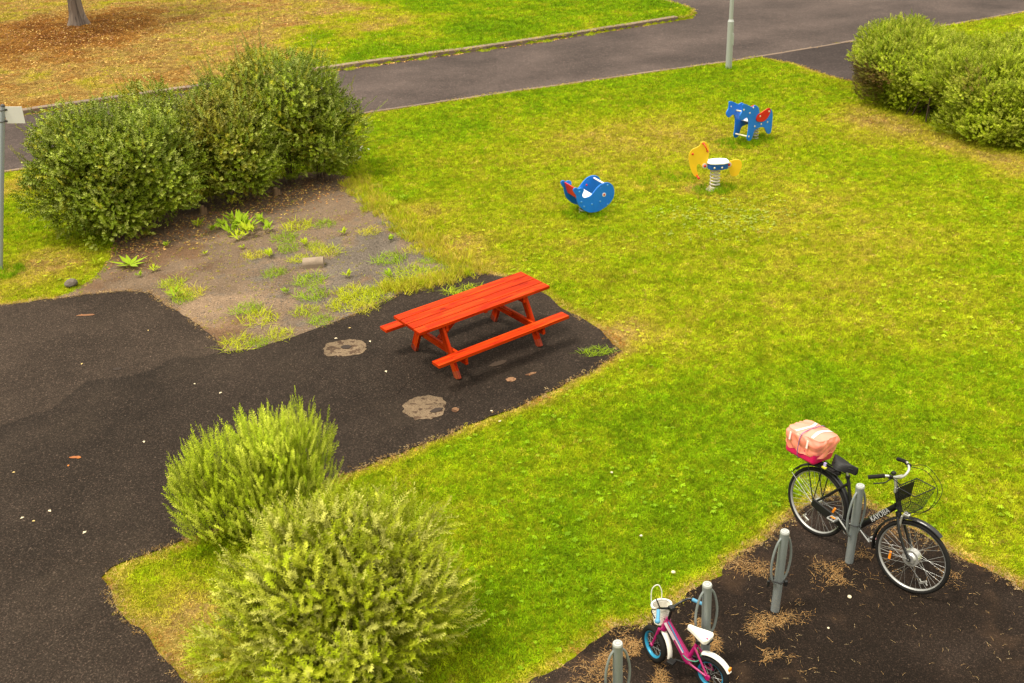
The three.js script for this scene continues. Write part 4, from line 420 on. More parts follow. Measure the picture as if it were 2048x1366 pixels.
{ // yellow rider
  const t = thing('yellow_spring_rider', 'yellow spring rider with a white seat on a tall bare coil spring', 'spring rider', [3.993, 0, -18.382], 0, 'spring riders on the lawn');
  const f = [[-0.247, 0.917], [-0.186, 0.891], [-0.145, 0.819], [-0.134, 0.726], [-0.144, 0.603], [-0.156, 0.526], [-0.16, 0.455], [-0.22, 0.425], [-0.258, 0.435], [-0.282, 0.471], [-0.306, 0.495], [-0.344, 0.490], [-0.357, 0.444], [-0.347, 0.364], [-0.321, 0.284], [-0.335, 0.246], [-0.373, 0.248], [-0.420, 0.306], [-0.470, 0.419], [-0.501, 0.546], [-0.510, 0.655], [-0.487, 0.731], [-0.437, 0.790], [-0.363, 0.816], [-0.304, 0.859], [-0.283, 0.904]];
  const b = [[0.215, 0.455], [0.238, 0.490], [0.274, 0.517], [0.341, 0.536], [0.432, 0.531], [0.480, 0.489], [0.492, 0.410], [0.466, 0.318], [0.425, 0.241], [0.388, 0.223], [0.312, 0.227], [0.287, 0.265], [0.243, 0.385]];
  const fp = part('front_panel', panel(f, 0.022), RY, t), bp = part('tail_panel', panel(b, 0.022), RY, t), red = mat([0.62, 0.035, 0.012], { roughness: 0.35 });
  for (const [u, v] of [[-0.248, 0.887], [-0.165, 0.736], [-0.441, 0.697]]) for (const s of [-1, 1]) part('bolt_cap', stud(u, v, s * 0.012, 0.022, s), red, fp);
  for (const s of [-1, 1]) { part('handle', tube([[-0.248, 0.885, s * 0.01], [-0.24, 0.88, s * 0.07], [-0.21, 0.82, s * 0.10], [-0.18, 0.75, s * 0.07], [-0.166, 0.737, s * 0.01]], 0.011, 20, 8), red, t); part('foot_peg', [bar([-0.345, 0.27, s * 0.01], [-0.335, 0.262, s * 0.14], 0.017), stud(-0.335, 0.262, s * 0.14, 0.024, s)], red, t); }
  const oct = (k, y, h) => { const s = new THREE.Shape(), q = [[-0.19, -0.06], [-0.15, -0.13], [-0.05, -0.16], [0.09, -0.16], [0.19, -0.11], [0.205, 0.0], [0.19, 0.11], [0.09, 0.16], [-0.05, 0.16], [-0.15, 0.13], [-0.19, 0.06]]; q.forEach(([x, z], i) => i ? s.lineTo(x * k, z * k) : s.moveTo(x * k, z * k)); s.closePath(); return new THREE.ExtrudeGeometry(s, { depth: h, bevelEnabled: true, bevelSize: 0.006, bevelThickness: 0.006, bevelSegments: 2 }).rotateX(-Math.PI / 2).translate(0.03, y, 0); };
  part('seat', oct(1, 0.516, 0.012), RW, t); const bl = part('seat_block', oct(0.93, 0.41, 0.09), mat([0.006, 0.09, 0.36], { roughness: 0.4 }), t);
  for (const u of [-0.05, 0.09]) part('bolt_cap', stud(u, 0.45, 0.156, 0.018, 1), RC, bl);
  for (const u of [-0.206, 0.247]) for (const s of [-1, 1]) { const q = part('washer', new THREE.CylinderGeometry(0.046, 0.046, 0.02, 22).rotateX(Math.PI / 2).translate(u, 0.457, s * 0.022), mat([0.62, 0.58, 0.55], { roughness: 0.5 }), t); part('washer_cap', stud(u, 0.457, s * 0.032, 0.026, s), red, q); }
  part('spring', coil(0.088, 0.015, 0.39, 6, 0.0115), mat([0.62, 0.57, 0.5], { roughness: 0.5, metalness: 0.2 }), t); part('mounting_plate', box(0, 0.395, 0, 0.22, 0.02, 0.22), STEEL, t); part('base_plate', new THREE.CylinderGeometry(0.13, 0.14, 0.02, 20).translate(0, 0.008, 0), STEEL, t);
  part('concrete_footing', new THREE.CylinderGeometry(0.08, 0.11, 0.05, 12).translate(-0.11, 0.012, 0.12), mat([0.42, 0.36, 0.29], { roughness: 1 }), t);
}
// ---------------------------------------------------------------- posts
const galv = new THREE.MeshStandardMaterial({ map: dataTex(256, 256, (u, v, o, i, j) => { const k = 0.78 + 0.25 * fbm(u * 10, v * 10, 4, 151) + 0.12 * (h2(i >> 1, j >> 1, 9) - 0.5); o[0] = 0.27 * k; o[1] = 0.30 * k; o[2] = 0.30 * k; }), roughness: 0.5, metalness: 0.25, side: THREE.DoubleSide });
{
  const t = thing('lamp_post', 'tall stepped galvanised lamp post in the lawn by the road', 'lamp post', [6.274, 0, -27.804]), lm = mat([0.42, 0.44, 0.42], { roughness: 0.5, metalness: 0.2 });
  part('lower_section', bar([0, -0.1, 0], [0, 1.25, 0], 0.085, 0.082, 20), lm, t); part('collar', bar([0, 1.24, 0], [0, 1.30, 0], 0.086, 0.058, 20), lm, t); part('upper_section', bar([0, 1.29, 0], [0, 5.2, 0], 0.056, 0.04, 16), lm, t);
  const h = part('hatch', box(0.05, 0.78, 0.066, 0.075, 0.3, 0.02).rotateY(0), lm, t); part('hatch_screw', stud(0.05, 0.88, 0.077, 0.008, 1), STEEL, h); part('arm', tube([[0, 5.15, 0], [0, 5.4, -0.1], [0, 5.5, -0.6]], 0.03, 16, 8), lm, t); part('lantern', new THREE.SphereGeometry(0.2, 18, 10).scale(0.7, 0.35, 1.6).translate(0, 5.5, -0.85), lm, t);
}
{
  const t = thing('sign_post', 'leaning grey metal post with a blank white sign plate seen from behind', 'sign', [-8.672, 0, -16.263]), tip = [0.816, 2.78, 0];
  part('post', bar([-0.03, -0.1, 0], [tip[0], tip[1], tip[2]], 0.036, 0.036, 18), mat([0.36, 0.40, 0.43], { roughness: 0.45, metalness: 0.3 }), t); part('post_cap', new THREE.SphereGeometry(0.037, 14, 8).translate(...tip), mat([0.05, 0.05, 0.05]), t);
  const pl = part('sign_plate', new RoundedBoxGeometry(0.29, 0.27, 0.008, 2, 0.003).rotateZ(-0.05).translate(0.96, 2.63, 0.0), mat([0.74, 0.72, 0.66], { roughness: 0.5 }), t); for (const y of [2.72, 2.54]) part('clamp', [new THREE.TorusGeometry(0.04, 0.008, 6, 18).rotateX(Math.PI / 2).translate(tip[0] - (2.78 - y) * 0.29, y, 0), box(tip[0] + 0.05 - (2.78 - y) * 0.25, y, 0, 0.05, 0.03, 0.02)], mat([0.07, 0.065, 0.06], { metalness: 0.4 }), t);
}
{ // bicycle stands
  const proto = new THREE.Group(); part('post', bar([0, -0.1, 0], [0, 0.875, 0], 0.039, 0.039, 24), galv, proto);
  const cap = part('cap', [new THREE.CylinderGeometry(0.036, 0.041, 0.014, 24).translate(0, 0.882, 0), new THREE.CylinderGeometry(0.04, 0.04, 0.01, 24).translate(0, 0.872, 0)], mat([0.42, 0.43, 0.41], { roughness: 0.45, metalness: 0.2 }), proto); part('cap_ring', new THREE.TorusGeometry(0.02, 0.002, 6, 20).rotateX(Math.PI / 2).translate(0, 0.8895, 0), galv, cap);
  part('loop', tube([[-0.03, 0.825, 0], [-0.062, 0.78, 0], [-0.092, 0.68, 0], [-0.105, 0.57, 0], [-0.096, 0.45, 0], [-0.07, 0.36, 0], [-0.03, 0.31, 0]], 0.0105, 30, 8), galv, proto); part('loop', tube([[0.03, 0.825, 0], [0.062, 0.78, 0], [0.092, 0.68, 0], [0.105, 0.57, 0], [0.096, 0.45, 0], [0.07, 0.36, 0], [0.03, 0.31, 0]], 0.0105, 30, 8), galv, proto);
  const spots = [[0.68, -5.82, 'unused grey steel bicycle stand with hoops, before the pink bicycle, with no lock'], [1.50, -6.43, 'grey steel bicycle stand with hoops that the pink bicycle leans against'], [2.254, -7.029, 'grey steel bicycle stand with hoops and a black cable round it'], [3.12, -7.629, 'grey steel bicycle stand with hoops that the black bicycle is locked to']];
  spots.forEach(([x, z, label], i) => { const o = i ? proto.clone() : proto; o.name = numbered('bicycle_stand'); o.position.set(x, 0.014, z); o.rotation.y = 0.35 + i * 0.04; o.rotation.z = [0, 0.02, -0.035, -0.02][i]; scene.add(o); tag(o, label, 'bicycle stand', 'bicycle stands in a row'); });
  const k = thing('cable_lock', 'black cable lock hanging round the free bicycle stand between the bicycles', 'lock', [2.254, 0.014, -7.029]); const bl = mat([0.015, 0.015, 0.016], { roughness: 0.4 });
  part('cable', tube([[0.05, 0.345, 0.01], [0.02, 0.35, 0.05], [-0.04, 0.375, 0.045], [-0.075, 0.37, 0], [-0.05, 0.34, -0.045], [0.03, 0.32, -0.05]], 0.006, 40, 6, true), bl, k); part('lock_body', box(0.075, 0.31, 0.0, 0.035, 0.06, 0.03, 0.01), bl, k); part('cable_end', box(-0.085, 0.325, 0.01, 0.025, 0.07, 0.02, 0.008), bl, k);
}
// ---------------------------------------------------------------- bicycles
const BLK = mat([0.010, 0.010, 0.011], { roughness: 0.28 }), RUB = new THREE.MeshPhysicalMaterial({ color: lin(0.014, 0.013, 0.012), roughness: 0.8, specularIntensity: 0.3, side: THREE.DoubleSide }), SIL = mat([0.62, 0.62, 0.60], { roughness: 0.3, metalness: 0.75 }), ALU = mat([0.42, 0.42, 0.41], { roughness: 0.35, metalness: 0.6 }), ORA = mat([0.85, 0.26, 0.01], { roughness: 0.3 }), MATB = new THREE.MeshPhysicalMaterial({ color: lin(0.010, 0.010, 0.010), roughness: 0.5, specularIntensity: 0.5, side: THREE.DoubleSide });
function wheel(parent, name, x, R, tr, rimM, hubR, hubW, nSp, spokeR, steer, refl) {
  const w = sub(name, parent); w.position.set(x, R + tr, 0); w.rotation.y = steer; part('tyre', new THREE.TorusGeometry(R, tr, 12, 64), RUB, w);
  const pts = [[R - tr * 0.75, -tr * 0.62], [R - tr * 0.55, -tr * 0.62], [R - tr * 0.55, tr * 0.62], [R - tr * 0.75, tr * 0.62], [R - tr * 1.3, tr * 0.35], [R - tr * 1.3, -tr * 0.35], [R - tr * 0.75, -tr * 0.62]].map(p => new THREE.Vector2(p[0], p[1])); part('rim', new THREE.LatheGeometry(pts, 64).rotateX(Math.PI / 2), rimM, w);
  part('hub', [new THREE.CylinderGeometry(hubR, hubR, hubW * 0.7, 24).rotateX(Math.PI / 2), new THREE.CylinderGeometry(hubR * 0.55, hubR * 0.75, hubW * 0.2, 20).rotateX(Math.PI / 2).translate(0, 0, hubW * 0.42), new THREE.CylinderGeometry(hubR * 0.75, hubR * 0.55, hubW * 0.2, 20).rotateX(Math.PI / 2).translate(0, 0, -hubW * 0.42), new THREE.CylinderGeometry(0.008, 0.008, hubW * 1.5, 10).rotateX(Math.PI / 2)], hubR > 0.02 ? SIL : RUB, w);
  const sp = []; for (let i = 0; i < nSp; i++) { const a = i / nSp * Math.PI * 2, s = i % 2 ? 1 : -1, b = a + (i % 4 < 2 ? 0.55 : -0.55) * (hubR > 0.02 ? 1 : 0.5); sp.push(bar([Math.cos(b) * hubR * 0.95, Math.sin(b) * hubR * 0.95, s * hubW * 0.33], [Math.cos(a) * (R - tr * 1.4), Math.sin(a) * (R - tr * 1.4), 0], spokeR, spokeR, 4)); } part('spokes', sp, SIL, w);
  for (const [a, kind] of refl || []) { const q = new THREE.Matrix4().makeRotationZ(a); if (kind === 'o') part('reflector', box(R * 0.62, 0, 0.012, 0.085, 0.024, 0.012, 0.005).applyMatrix4(new THREE.Matrix4().makeRotationZ(1.2).setPosition(R * 0.62 - Math.cos(1.2) * R * 0.62, -Math.sin(1.2) * R * 0.62, 0)).applyMatrix4(q), ORA, w); else part('reflector', [box(R * 0.72, 0, 0.012, 0.02, 0.075, 0.012, 0.003), box(R * 0.72 + 0.02, 0.02, 0.012, 0.035, 0.012, 0.012, 0.003), box(R * 0.72 - 0.02, -0.02, 0.012, 0.035, 0.012, 0.012, 0.003)].map(g => g.applyMatrix4(q)), SIL, w); }
  return w;
}
const guard = (x, y, R, r, a0, a1) => { const s = []; for (let i = 0; i <= 8; i++) { const a = Math.PI * i / 8; s.push([Math.cos(a) * r, Math.sin(a) * r * 0.7]); } const n = 30, l = []; const P = (i, j) => { const a = mix(a0, a1, i / n), q = R + s[j][1]; return [x + Math.cos(a) * q, y + Math.sin(a) * q, s[j][0]]; }; for (let i = 0; i < n; i++) for (let j = 0; j < 8; j++) l.push([P(i, j), P(i + 1, j), P(i + 1, j + 1)], [P(i, j), P(i + 1, j + 1), P(i, j + 1)]); const g = tris(l); return g; };
{ // black city bicycle
  const t = thing('city_bicycle', 'black electric city bicycle with a covered crate behind, parked at the stands', 'bicycle', [2.883, 0.014, -8.1]); t.rotation.set(-0.151, -0.975, 0, 'YXZ');
  const steer = 0.134, wb = 1.079, RC_ = 0.355, hubY = 0.355;
  wheel(t, 'rear_wheel', 0, 0.334, 0.021, ALU, 0.033, 0.10, 36, 0.0012, 0, [[-1.9, 's'], [0.05, 'o']]);
  wheel(t, 'front_wheel', wb, 0.334, 0.021, ALU, 0.078, 0.10, 36, 0.0012, steer, [[-2.75, 'o'], [-0.85, 's']]);
  const fr = sub('frame', t);
  part('down_tube', new THREE.CylinderGeometry(0.038, 0.044, 0.60, 18).scale(0.78, 1, 1.0).rotateZ(-0.665).translate(0.635, 0.525, 0), BLK, fr); part('seat_tube', bar([0.455, 0.29, 0], [0.265, 0.78, 0], 0.019, 0.017, 14), BLK, fr); part('head_tube', bar([0.862, 0.715, 0], [0.778, 0.90, 0], 0.024, 0.024, 16), BLK, fr); part('bottom_bracket', new THREE.CylinderGeometry(0.032, 0.032, 0.08, 18).rotateX(Math.PI / 2).translate(0.45, 0.29, 0), BLK, fr);
  for (const s of [-1, 1]) { part('chain_stay', bar([0.44, 0.285, s * 0.035], [0, hubY, s * 0.065], 0.011, 0.009, 8), BLK, fr); part('seat_stay', bar([0.29, 0.715, s * 0.022], [0, hubY, s * 0.065], 0.0125, 0.0105, 8), BLK, fr); }
  const F = sub('fork', t); F.position.set(wb, 0, 0); F.rotation.y = steer; const fx = x => x - wb;
  part('steerer', bar([fx(0.878), 0.68, 0], [fx(0.858), 0.725, 0], 0.027, 0.025, 16), BLK, F); for (const s of [-1, 1]) part('fork_blade', tube([[fx(0.875), 0.69, s * 0.03], [fx(0.93), 0.58, s * 0.055], [fx(1.005), 0.45, s * 0.06], [0, hubY, s * 0.06]], 0.0135, 20, 10), BLK, F);
  part('dropout', [box(0, hubY, 0.068, 0.03, 0.04, 0.012), box(0, hubY, -0.068, 0.03, 0.04, 0.012)], MATB, F); part('front_brake', [box(fx(0.915), 0.67, 0.035, 0.02, 0.11, 0.018, 0.006), box(fx(0.915), 0.67, -0.035, 0.02, 0.11, 0.018, 0.006), bar([fx(0.91), 0.725, -0.04], [fx(0.91), 0.725, 0.04], 0.003)], SIL, F); part('front_lamp', [new THREE.CylinderGeometry(0.022, 0.03, 0.05, 14).rotateZ(-Math.PI / 2).translate(fx(0.945), 0.735, 0)], SIL, F);
  const H = sub('handlebar', t); H.position.set(0.80, 0, 0); H.rotation.y = steer;
  part('stem', [bar([-0.02, 0.895, 0], [-0.06, 1.02, 0], 0.0165, 0.0165, 14), bar([-0.06, 1.015, 0], [0.0, 1.06, 0], 0.017, 0.016, 12), new THREE.CylinderGeometry(0.023, 0.023, 0.05, 14).translate(-0.022, 0.905, 0)], SIL, H); part('bar', tube([[-0.14, 1.075, 0.255], [-0.065, 1.10, 0.20], [-0.005, 1.085, 0.12], [0.005, 1.062, 0.05], [0.005, 1.06, -0.05], [-0.005, 1.085, -0.12], [-0.065, 1.10, -0.20], [-0.14, 1.075, -0.255]], 0.0125, 60, 10), SIL, H);
  for (const s of [-1, 1]) { part('grip', tube([[-0.075, 1.098, s * 0.205], [-0.12, 1.083, s * 0.24], [-0.19, 1.055, s * 0.28]], 0.0185, 12, 10), RUB, H); part('brake_lever', [tube([[-0.03, 1.085, s * 0.18], [-0.04, 1.06, s * 0.24], [-0.12, 1.03, s * 0.30]], 0.006, 10, 6), box(-0.035, 1.095, s * 0.175, 0.04, 0.04, 0.03, 0.01)], MATB, H); }
  part('bell', new THREE.SphereGeometry(0.024, 14, 8).scale(1, 0.8, 1).translate(-0.03, 1.125, 0.14), MATB, H);
  part('cables', [tube([[-0.03, 1.09, 0.17], [0.09, 1.03, 0.14], [0.16, 0.90, 0.09], [0.10, 0.76, 0.03]], 0.0032, 30, 5), tube([[-0.03, 1.09, -0.17], [0.12, 1.10, -0.19], [0.27, 0.98, -0.17], [0.26, 0.80, -0.1], [0.12, 0.72, -0.02]], 0.0032, 34, 5), tube([[-0.03, 1.09, -0.18], [0.10, 1.14, -0.21], [0.30, 1.0, -0.19], [0.28, 0.82, -0.10], [0.14, 0.70, 0]], 0.0032, 34, 5), tube([[-0.03, 1.09, 0.16], [0.05, 1.0, 0.10], [0.02, 0.85, 0.04]], 0.003, 20, 5)], RUB, H);
  { const q = [], x0 = 0.055, x1 = 0.245, yT = 1.02, yB = 0.80, wT = 0.155, wB = 0.115; const C = (u, v, w) => { const k = (v - yB) / (yT - yB), W = mix(wB, wT, k); return [mix(mix(x0 + 0.02, x0, k), mix(x1 - 0.045, x1, k), u), v, W * w]; }; for (let i = 0; i <= 11; i++) { const w = i / 11 * 2 - 1; q.push(bar(C(0, yB, w), C(0, yT, w), 0.0013, 0.0013, 4), bar(C(1, yB, w), C(1, yT, w), 0.0013, 0.0013, 4), bar(C(0, yB, w), C(1, yB, w), 0.0013, 0.0013, 4)); } for (let i = 0; i <= 9; i++) { const u = i / 9; for (const w of [-1, 1]) q.push(bar(C(u, yB, w), C(u, yT, w), 0.0013, 0.0013, 4)); q.push(bar(C(u, yB, -1), C(u, yB, 1), 0.0013, 0.0013, 4)); } for (let j = 1; j < 9; j++) { const v = mix(yB, yT, j / 9); q.push(tube([C(0, v, -1), C(0, v, 1), C(1, v, 1), C(1, v, -1)], 0.0013, 40, 4, true)); }
    const b = part('basket', q, MATB, t); b.position.x = 0.80; const rim = (v, r) => [[0, -1, 0, 1], [0, 1, 1, 1], [1, 1, 1, -1], [1, -1, 0, -1]].map(([a, w, c, d]) => bar(C(a, v, w), C(c, v, d), r, r, 8)); part('basket_rim', [...rim(yT, 0.005), ...rim(yB, 0.0035)], MATB, b); part('basket_back', box(0.062, 0.93, 0, 0.006, 0.16, 0.22), MATB, b); part('basket_bracket', bar([0.06, 0.86, 0], [0.0, 0.86, 0], 0.012), SIL, b); }
  part('seat_post', bar([0.265, 0.77, 0], [0.236, 0.87, 0], 0.0135, 0.0135, 12), SIL, t); part('seat_clamp', new THREE.CylinderGeometry(0.023, 0.023, 0.03, 14).translate(0.266, 0.775, 0), MATB, t);
  { const n = 22, m = 14, l = [], P = (i, j) => { const s = i / n, a = j / m * 2 - 1, u = mix(0.085, 0.355, s), hw = (s < 0.38 ? 0.098 * Math.sqrt(Math.max(0, 1 - ((0.38 - s) / 0.40) ** 2)) : mix(0.098, 0.021, sm(0.38, 0.80, s))) * (s > 0.93 ? Math.sqrt(Math.max(0, 1 - ((s - 0.93) / 0.075) ** 2)) : 1), y = 0.905 + 0.016 * (1 - s) - 0.012 * Math.sin(s * 3.1) - 0.055 * Math.pow(Math.abs(a), 3) + 0.012 * Math.cos(a * 3); return [u, y, a * hw]; }; for (let i = 0; i < n; i++) for (let j = 0; j < m; j++) l.push([P(i, j), P(i, j + 1), P(i + 1, j + 1)], [P(i, j), P(i + 1, j + 1), P(i + 1, j)]); const sd = part('saddle', (() => { const g = tris(l); g.deleteAttribute('normal'); g.deleteAttribute('uv'); return g; })(), MATB, t); sd.geometry.computeVertexNormals(); part('saddle_springs', [bar([0.14, 0.85, 0.05], [0.13, 0.885, 0.055], 0.016), bar([0.14, 0.85, -0.05], [0.13, 0.885, -0.055], 0.016), bar([0.14, 0.855, 0.045], [0.31, 0.88, 0.015], 0.005), bar([0.14, 0.855, -0.045], [0.31, 0.88, -0.015], 0.005), box(0.24, 0.868, 0, 0.04, 0.025, 0.06)], MATB, sd); }
  part('rear_mudguard', guard(0, hubY, 0.372, 0.029, 0.05, 2.62), BLK, t); const fg = part('front_mudguard', guard(0, hubY, 0.372, 0.029, 1.0, 3.45), BLK, t); fg.position.x = wb; fg.rotation.y = steer; part('mudguard_stay', [bar([-0.02, hubY, 0.06], [-0.335, 0.53, 0.03], 0.0025, 0.0025, 5), bar([-0.02, hubY, -0.06], [-0.335, 0.53, -0.03], 0.0025, 0.0025, 5)], SIL, t); part('mudguard_stay', [bar([wb, hubY, 0.07], [wb - 0.36, 0.27, 0.03], 0.0025, 0.0025, 5), bar([wb, hubY, -0.07], [wb - 0.36, 0.27, -0.03], 0.0025, 0.0025, 5)], SIL, t);
  const rk = sub('luggage_rack', t); part('deck', [...[-0.065, -0.03, 0.03, 0.065].map(z => bar([-0.36, 0.768, z], [0.2, 0.765, z * 0.9], 0.006, 0.006, 7)), ...[-0.36, -0.2, -0.04, 0.12].map(x => bar([x, 0.767, -0.066], [x, 0.767, 0.066], 0.006, 0.006, 7)), box(-0.06, 0.748, 0, 0.46, 0.028, 0.085, 0.01)], MATB, rk); for (const s of [-1, 1]) for (const x of [-0.16, 0.02]) part('strut', bar([x, 0.762, s * 0.066], [0.0, 0.385, s * 0.075], 0.0055, 0.0055, 7), BLK, rk);
  part('rear_lamp', [box(-0.375, 0.735, 0, 0.03, 0.04, 0.09, 0.01)], mat([0.22, 0.02, 0.015], { roughness: 0.25 }), t);
  part('chain_guard', new RoundedBoxGeometry(0.47, 0.085, 0.022, 2, 0.011).rotateZ(-0.15).translate(0.225, 0.34, 0.075), MATB, t); part('chainring', [new THREE.TorusGeometry(0.075, 0.004, 6, 30).translate(0.45, 0.29, 0.055), new THREE.CylinderGeometry(0.03, 0.03, 0.012, 16).rotateX(Math.PI / 2).translate(0.45, 0.29, 0.062)], SIL, t);
  const cr = sub('crank', t); part('arm', [bar([0.45, 0.29, 0.085], [0.315, 0.385, 0.10], 0.0095, 0.008, 8), bar([0.45, 0.29, -0.07], [0.585, 0.195, -0.09], 0.0095, 0.008, 8)], SIL, cr); const pedal = (x, y, z) => [box(x, y, z, 0.085, 0.012, 0.012, 0.004), box(x, y, z + 0.075, 0.085, 0.012, 0.012, 0.004), box(x - 0.035, y, z + 0.037, 0.014, 0.024, 0.075, 0.004), box(x + 0.035, y, z + 0.037, 0.014, 0.024, 0.075, 0.004), bar([x, y, z - 0.02], [x, y, z + 0.075], 0.008)]; part('pedal', pedal(0.315, 0.385, 0.13), ALU, cr); part('pedal', pedal(0.585, 0.195, -0.195), ALU, cr); part('pedal_reflector', box(0.315, 0.399, 0.168, 0.05, 0.006, 0.018, 0.002), ORA, cr);
  part('kickstand', [bar([0.36, 0.28, -0.06], [0.30, 0.015, -0.20], 0.010, 0.009, 8), box(0.30, 0.02, -0.205, 0.05, 0.014, 0.02)], SIL, t); part('chain_lower_run', bar([0.02, 0.325, 0.07], [0.45, 0.22, 0.06], 0.004, 0.004, 5), MATB, t);
  const font = await new FontLoader().loadAsync('fonts/droid/droid_sans_regular.typeface.json'); const tg = new TextGeometry('KAYOBA', { font, size: 0.052, depth: 0.0015, curveSegments: 4 }); tg.computeBoundingBox(); const bb = tg.boundingBox; tg.translate(-(bb.max.x + bb.min.x) / 2, -0.026, 0).scale(0.92, 1, 1).rotateZ(Math.PI / 2 - 0.665).translate(0.698, 0.608, 0.0405); part('lettering', tg, mat([0.55, 0.55, 0.54], { roughness: 0.4 }), t);
}
{ // crate under a rain cover, strapped on the rack
  const t = thing('covered_crate', 'magenta crate under a wet peach-pink rain cover strapped on the black bicycle', 'crate', [2.883, 0.014, -8.1]); t.rotation.set(-0.151, -0.975, 0, 'YXZ');
  const shape = (x0, x1, y0, y1, w, taper, wr, top) => { const g = new RoundedBoxGeometry(x1 - x0, y1 - y0, w * 2, 10, 0.035), p = g.attributes.position; for (let i = 0; i < p.count; i++) { let x = p.getX(i), y = p.getY(i), z = p.getZ(i); const k = (y / (y1 - y0) + 0.5), tp = mix(taper, 1, k); x *= tp; z *= tp; if (wr) { const n = (fbm(x * 9 + z * 14, y * 20 + z * 5, 3, 161) - 0.5) * wr, l = Math.hypot(x, z) || 1; x += x / l * n; z += z / l * n; if (k > 0.7) y += (fbm(x * 8 + 2, z * 8, 3, 163) - 0.5) * wr * 1.4 - top * (z * z * 1.2); } p.setXYZ(i, x, y, z); } g.computeVertexNormals(); return g.translate((x0 + x1) / 2, (y0 + y1) / 2, 0); };
  part('crate_body', shape(-0.405, -0.018, 0.775, 0.94, 0.158, 0.92, 0), mat([0.62, 0.008, 0.10], { roughness: 0.35 }), t);
  const dense = (() => { const g = new THREE.BoxGeometry(0.43, 0.21, 0.36, 40, 20, 36), p = g.attributes.position; for (let i = 0; i < p.count; i++) { let x = p.getX(i) / 0.215, y = p.getY(i) / 0.105, z = p.getZ(i) / 0.18; const e = Math.pow(Math.abs(x) ** 7 + Math.abs(z) ** 7, 1 / 7) || 1, m = Math.max(Math.abs(x), Math.abs(z)); x *= m / e; z *= m / e; const k = y * 0.5 + 0.5, tp = k < 0.78 ? mix(0.90, 1.0, sm(0, 0.78, k)) : mix(1.0, 0.93, sm(0.78, 1, k)); const side = sm(0.6, 0.98, m); const fold = (Math.abs(vn(x * 3.2 + z * 3 + y * 1.2, y * 1.1 + z * 0.7, 167) - 0.5) - 0.22) * 0.035 + (fbm(x * 3 - z * 3, y * 2.0 + x, 2, 169) - 0.5) * 0.018; let Y_ = y * 0.098 + 0.008, X = x * 0.215 * tp, Z = z * 0.18 * tp; const l = Math.hypot(X, Z) || 1; X += X / l * fold * side; Z += Z / l * fold * side; if (k > 0.9) Y_ += (fbm(x * 1.6 + 4, z * 1.6, 2, 171) - 0.5) * 0.02 + 0.018 * (1 - m * m) - (Math.abs(vn(x * 1.7 + z * 2.1, z * 0.8, 173) - 0.5)) * 0.02; else if (k < 0.1) Y_ += (vn(x * 3 + 7, z * 3, 175) - 0.5) * 0.045; p.setXYZ(i, X, Y_, Z); } g.computeVertexNormals(); return g.translate(-0.212, 0.945, 0); })();
  const cv = part('rain_cover', dense, new THREE.MeshPhysicalMaterial({ color: lin(0.92, 0.27, 0.185), roughness: 0.35, clearcoat: 0.7, clearcoatRoughness: 0.25, sheen: 0.6, sheenRoughness: 0.4, sheenColor: lin(1, 0.85, 0.78) }), t);
  const refl = mat([0.80, 0.74, 0.70], { roughness: 0.4 }); const tp = dense.attributes.position, topAt = (x, z) => { let m = 1e9, y = 1.05; for (let i = 0; i < tp.count; i++) if (tp.getY(i) > 1.0) { const q = (tp.getX(i) - x) ** 2 + (tp.getZ(i) - z) ** 2 - tp.getY(i) * 1e-4; if (q < m) { m = q; y = tp.getY(i); } } return y + 0.004; };
  for (const [x, b] of [[-0.30, 0.05], [-0.10, -0.03]]) { const l = [], P = (k, s) => { const z = mix(-0.155, 0.155, k), X = x + b * Math.sin(k * 3.14) + s * 0.016; return [X, topAt(X, z), z]; }; for (let i = 0; i < 20; i++) { const a = P(i / 20, -1), c = P(i / 20, 1), d = P((i + 1) / 20, 1), e = P((i + 1) / 20, -1); l.push([a, c, d], [a, d, e]); } part('reflective_stripe', tris(l), refl, cv); }
  for (const x of [-0.33, -0.12]) part('reflective_stripe', box(x, 0.985, 0.186, 0.02, 0.085, 0.004, 0.001), refl, cv);
  part('strap', tube([[-0.21, 0.768, 0.07], [-0.212, 0.80, 0.165], [-0.212, 0.93, 0.192], [-0.212, 1.045, 0.178], [-0.212, 1.072, 0.10], [-0.212, 1.075, 0], [-0.212, 1.072, -0.10], [-0.212, 1.045, -0.178], [-0.212, 0.9, -0.192], [-0.21, 0.768, -0.07]], 0.0045, 60, 6), mat([0.20, 0.12, 0.30], { roughness: 0.5 }), t);
  part('strap_end', [box(0.03, 0.80, 0.05, 0.03, 0.05, 0.02, 0.006)], mat([0.45, 0.38, 0.70], { roughness: 0.5 }), t); part('tag', box(0.035, 0.775, 0.06, 0.05, 0.02, 0.03, 0.006), mat([0.55, 0.55, 0.03], { roughness: 0.5 }), t);
}
{ // cable from the stand to the front of the black bicycle
  const k = thing('bicycle_lock', 'thin dark cable lock looped round the stand and the black bicycle', 'lock', [3.12, 0.014, -7.629]);
  part('cable', [tube([[0.045, 0.44, 0.02], [0.0, 0.455, 0.048], [-0.05, 0.46, 0.01], [-0.03, 0.45, -0.045], [0.035, 0.44, -0.04]], 0.0055, 30, 6, true), tube([[-0.05, 0.46, 0.0], [-0.12, 0.50, -0.06], [-0.10, 0.52, -0.16]], 0.005, 20, 6), tube([[0.045, 0.44, 0.0], [0.08, 0.38, 0.04], [0.13, 0.35, 0.09], [0.18, 0.357, 0.118]], 0.005, 30, 6)], mat([0.02, 0.02, 0.022], { roughness: 0.4 }), k); part('lock_end', bar([0.175, 0.357, 0.115], [0.21, 0.353, 0.14], 0.011), mat([0.75, 0.35, 0.35], { roughness: 0.4 }), k);
}
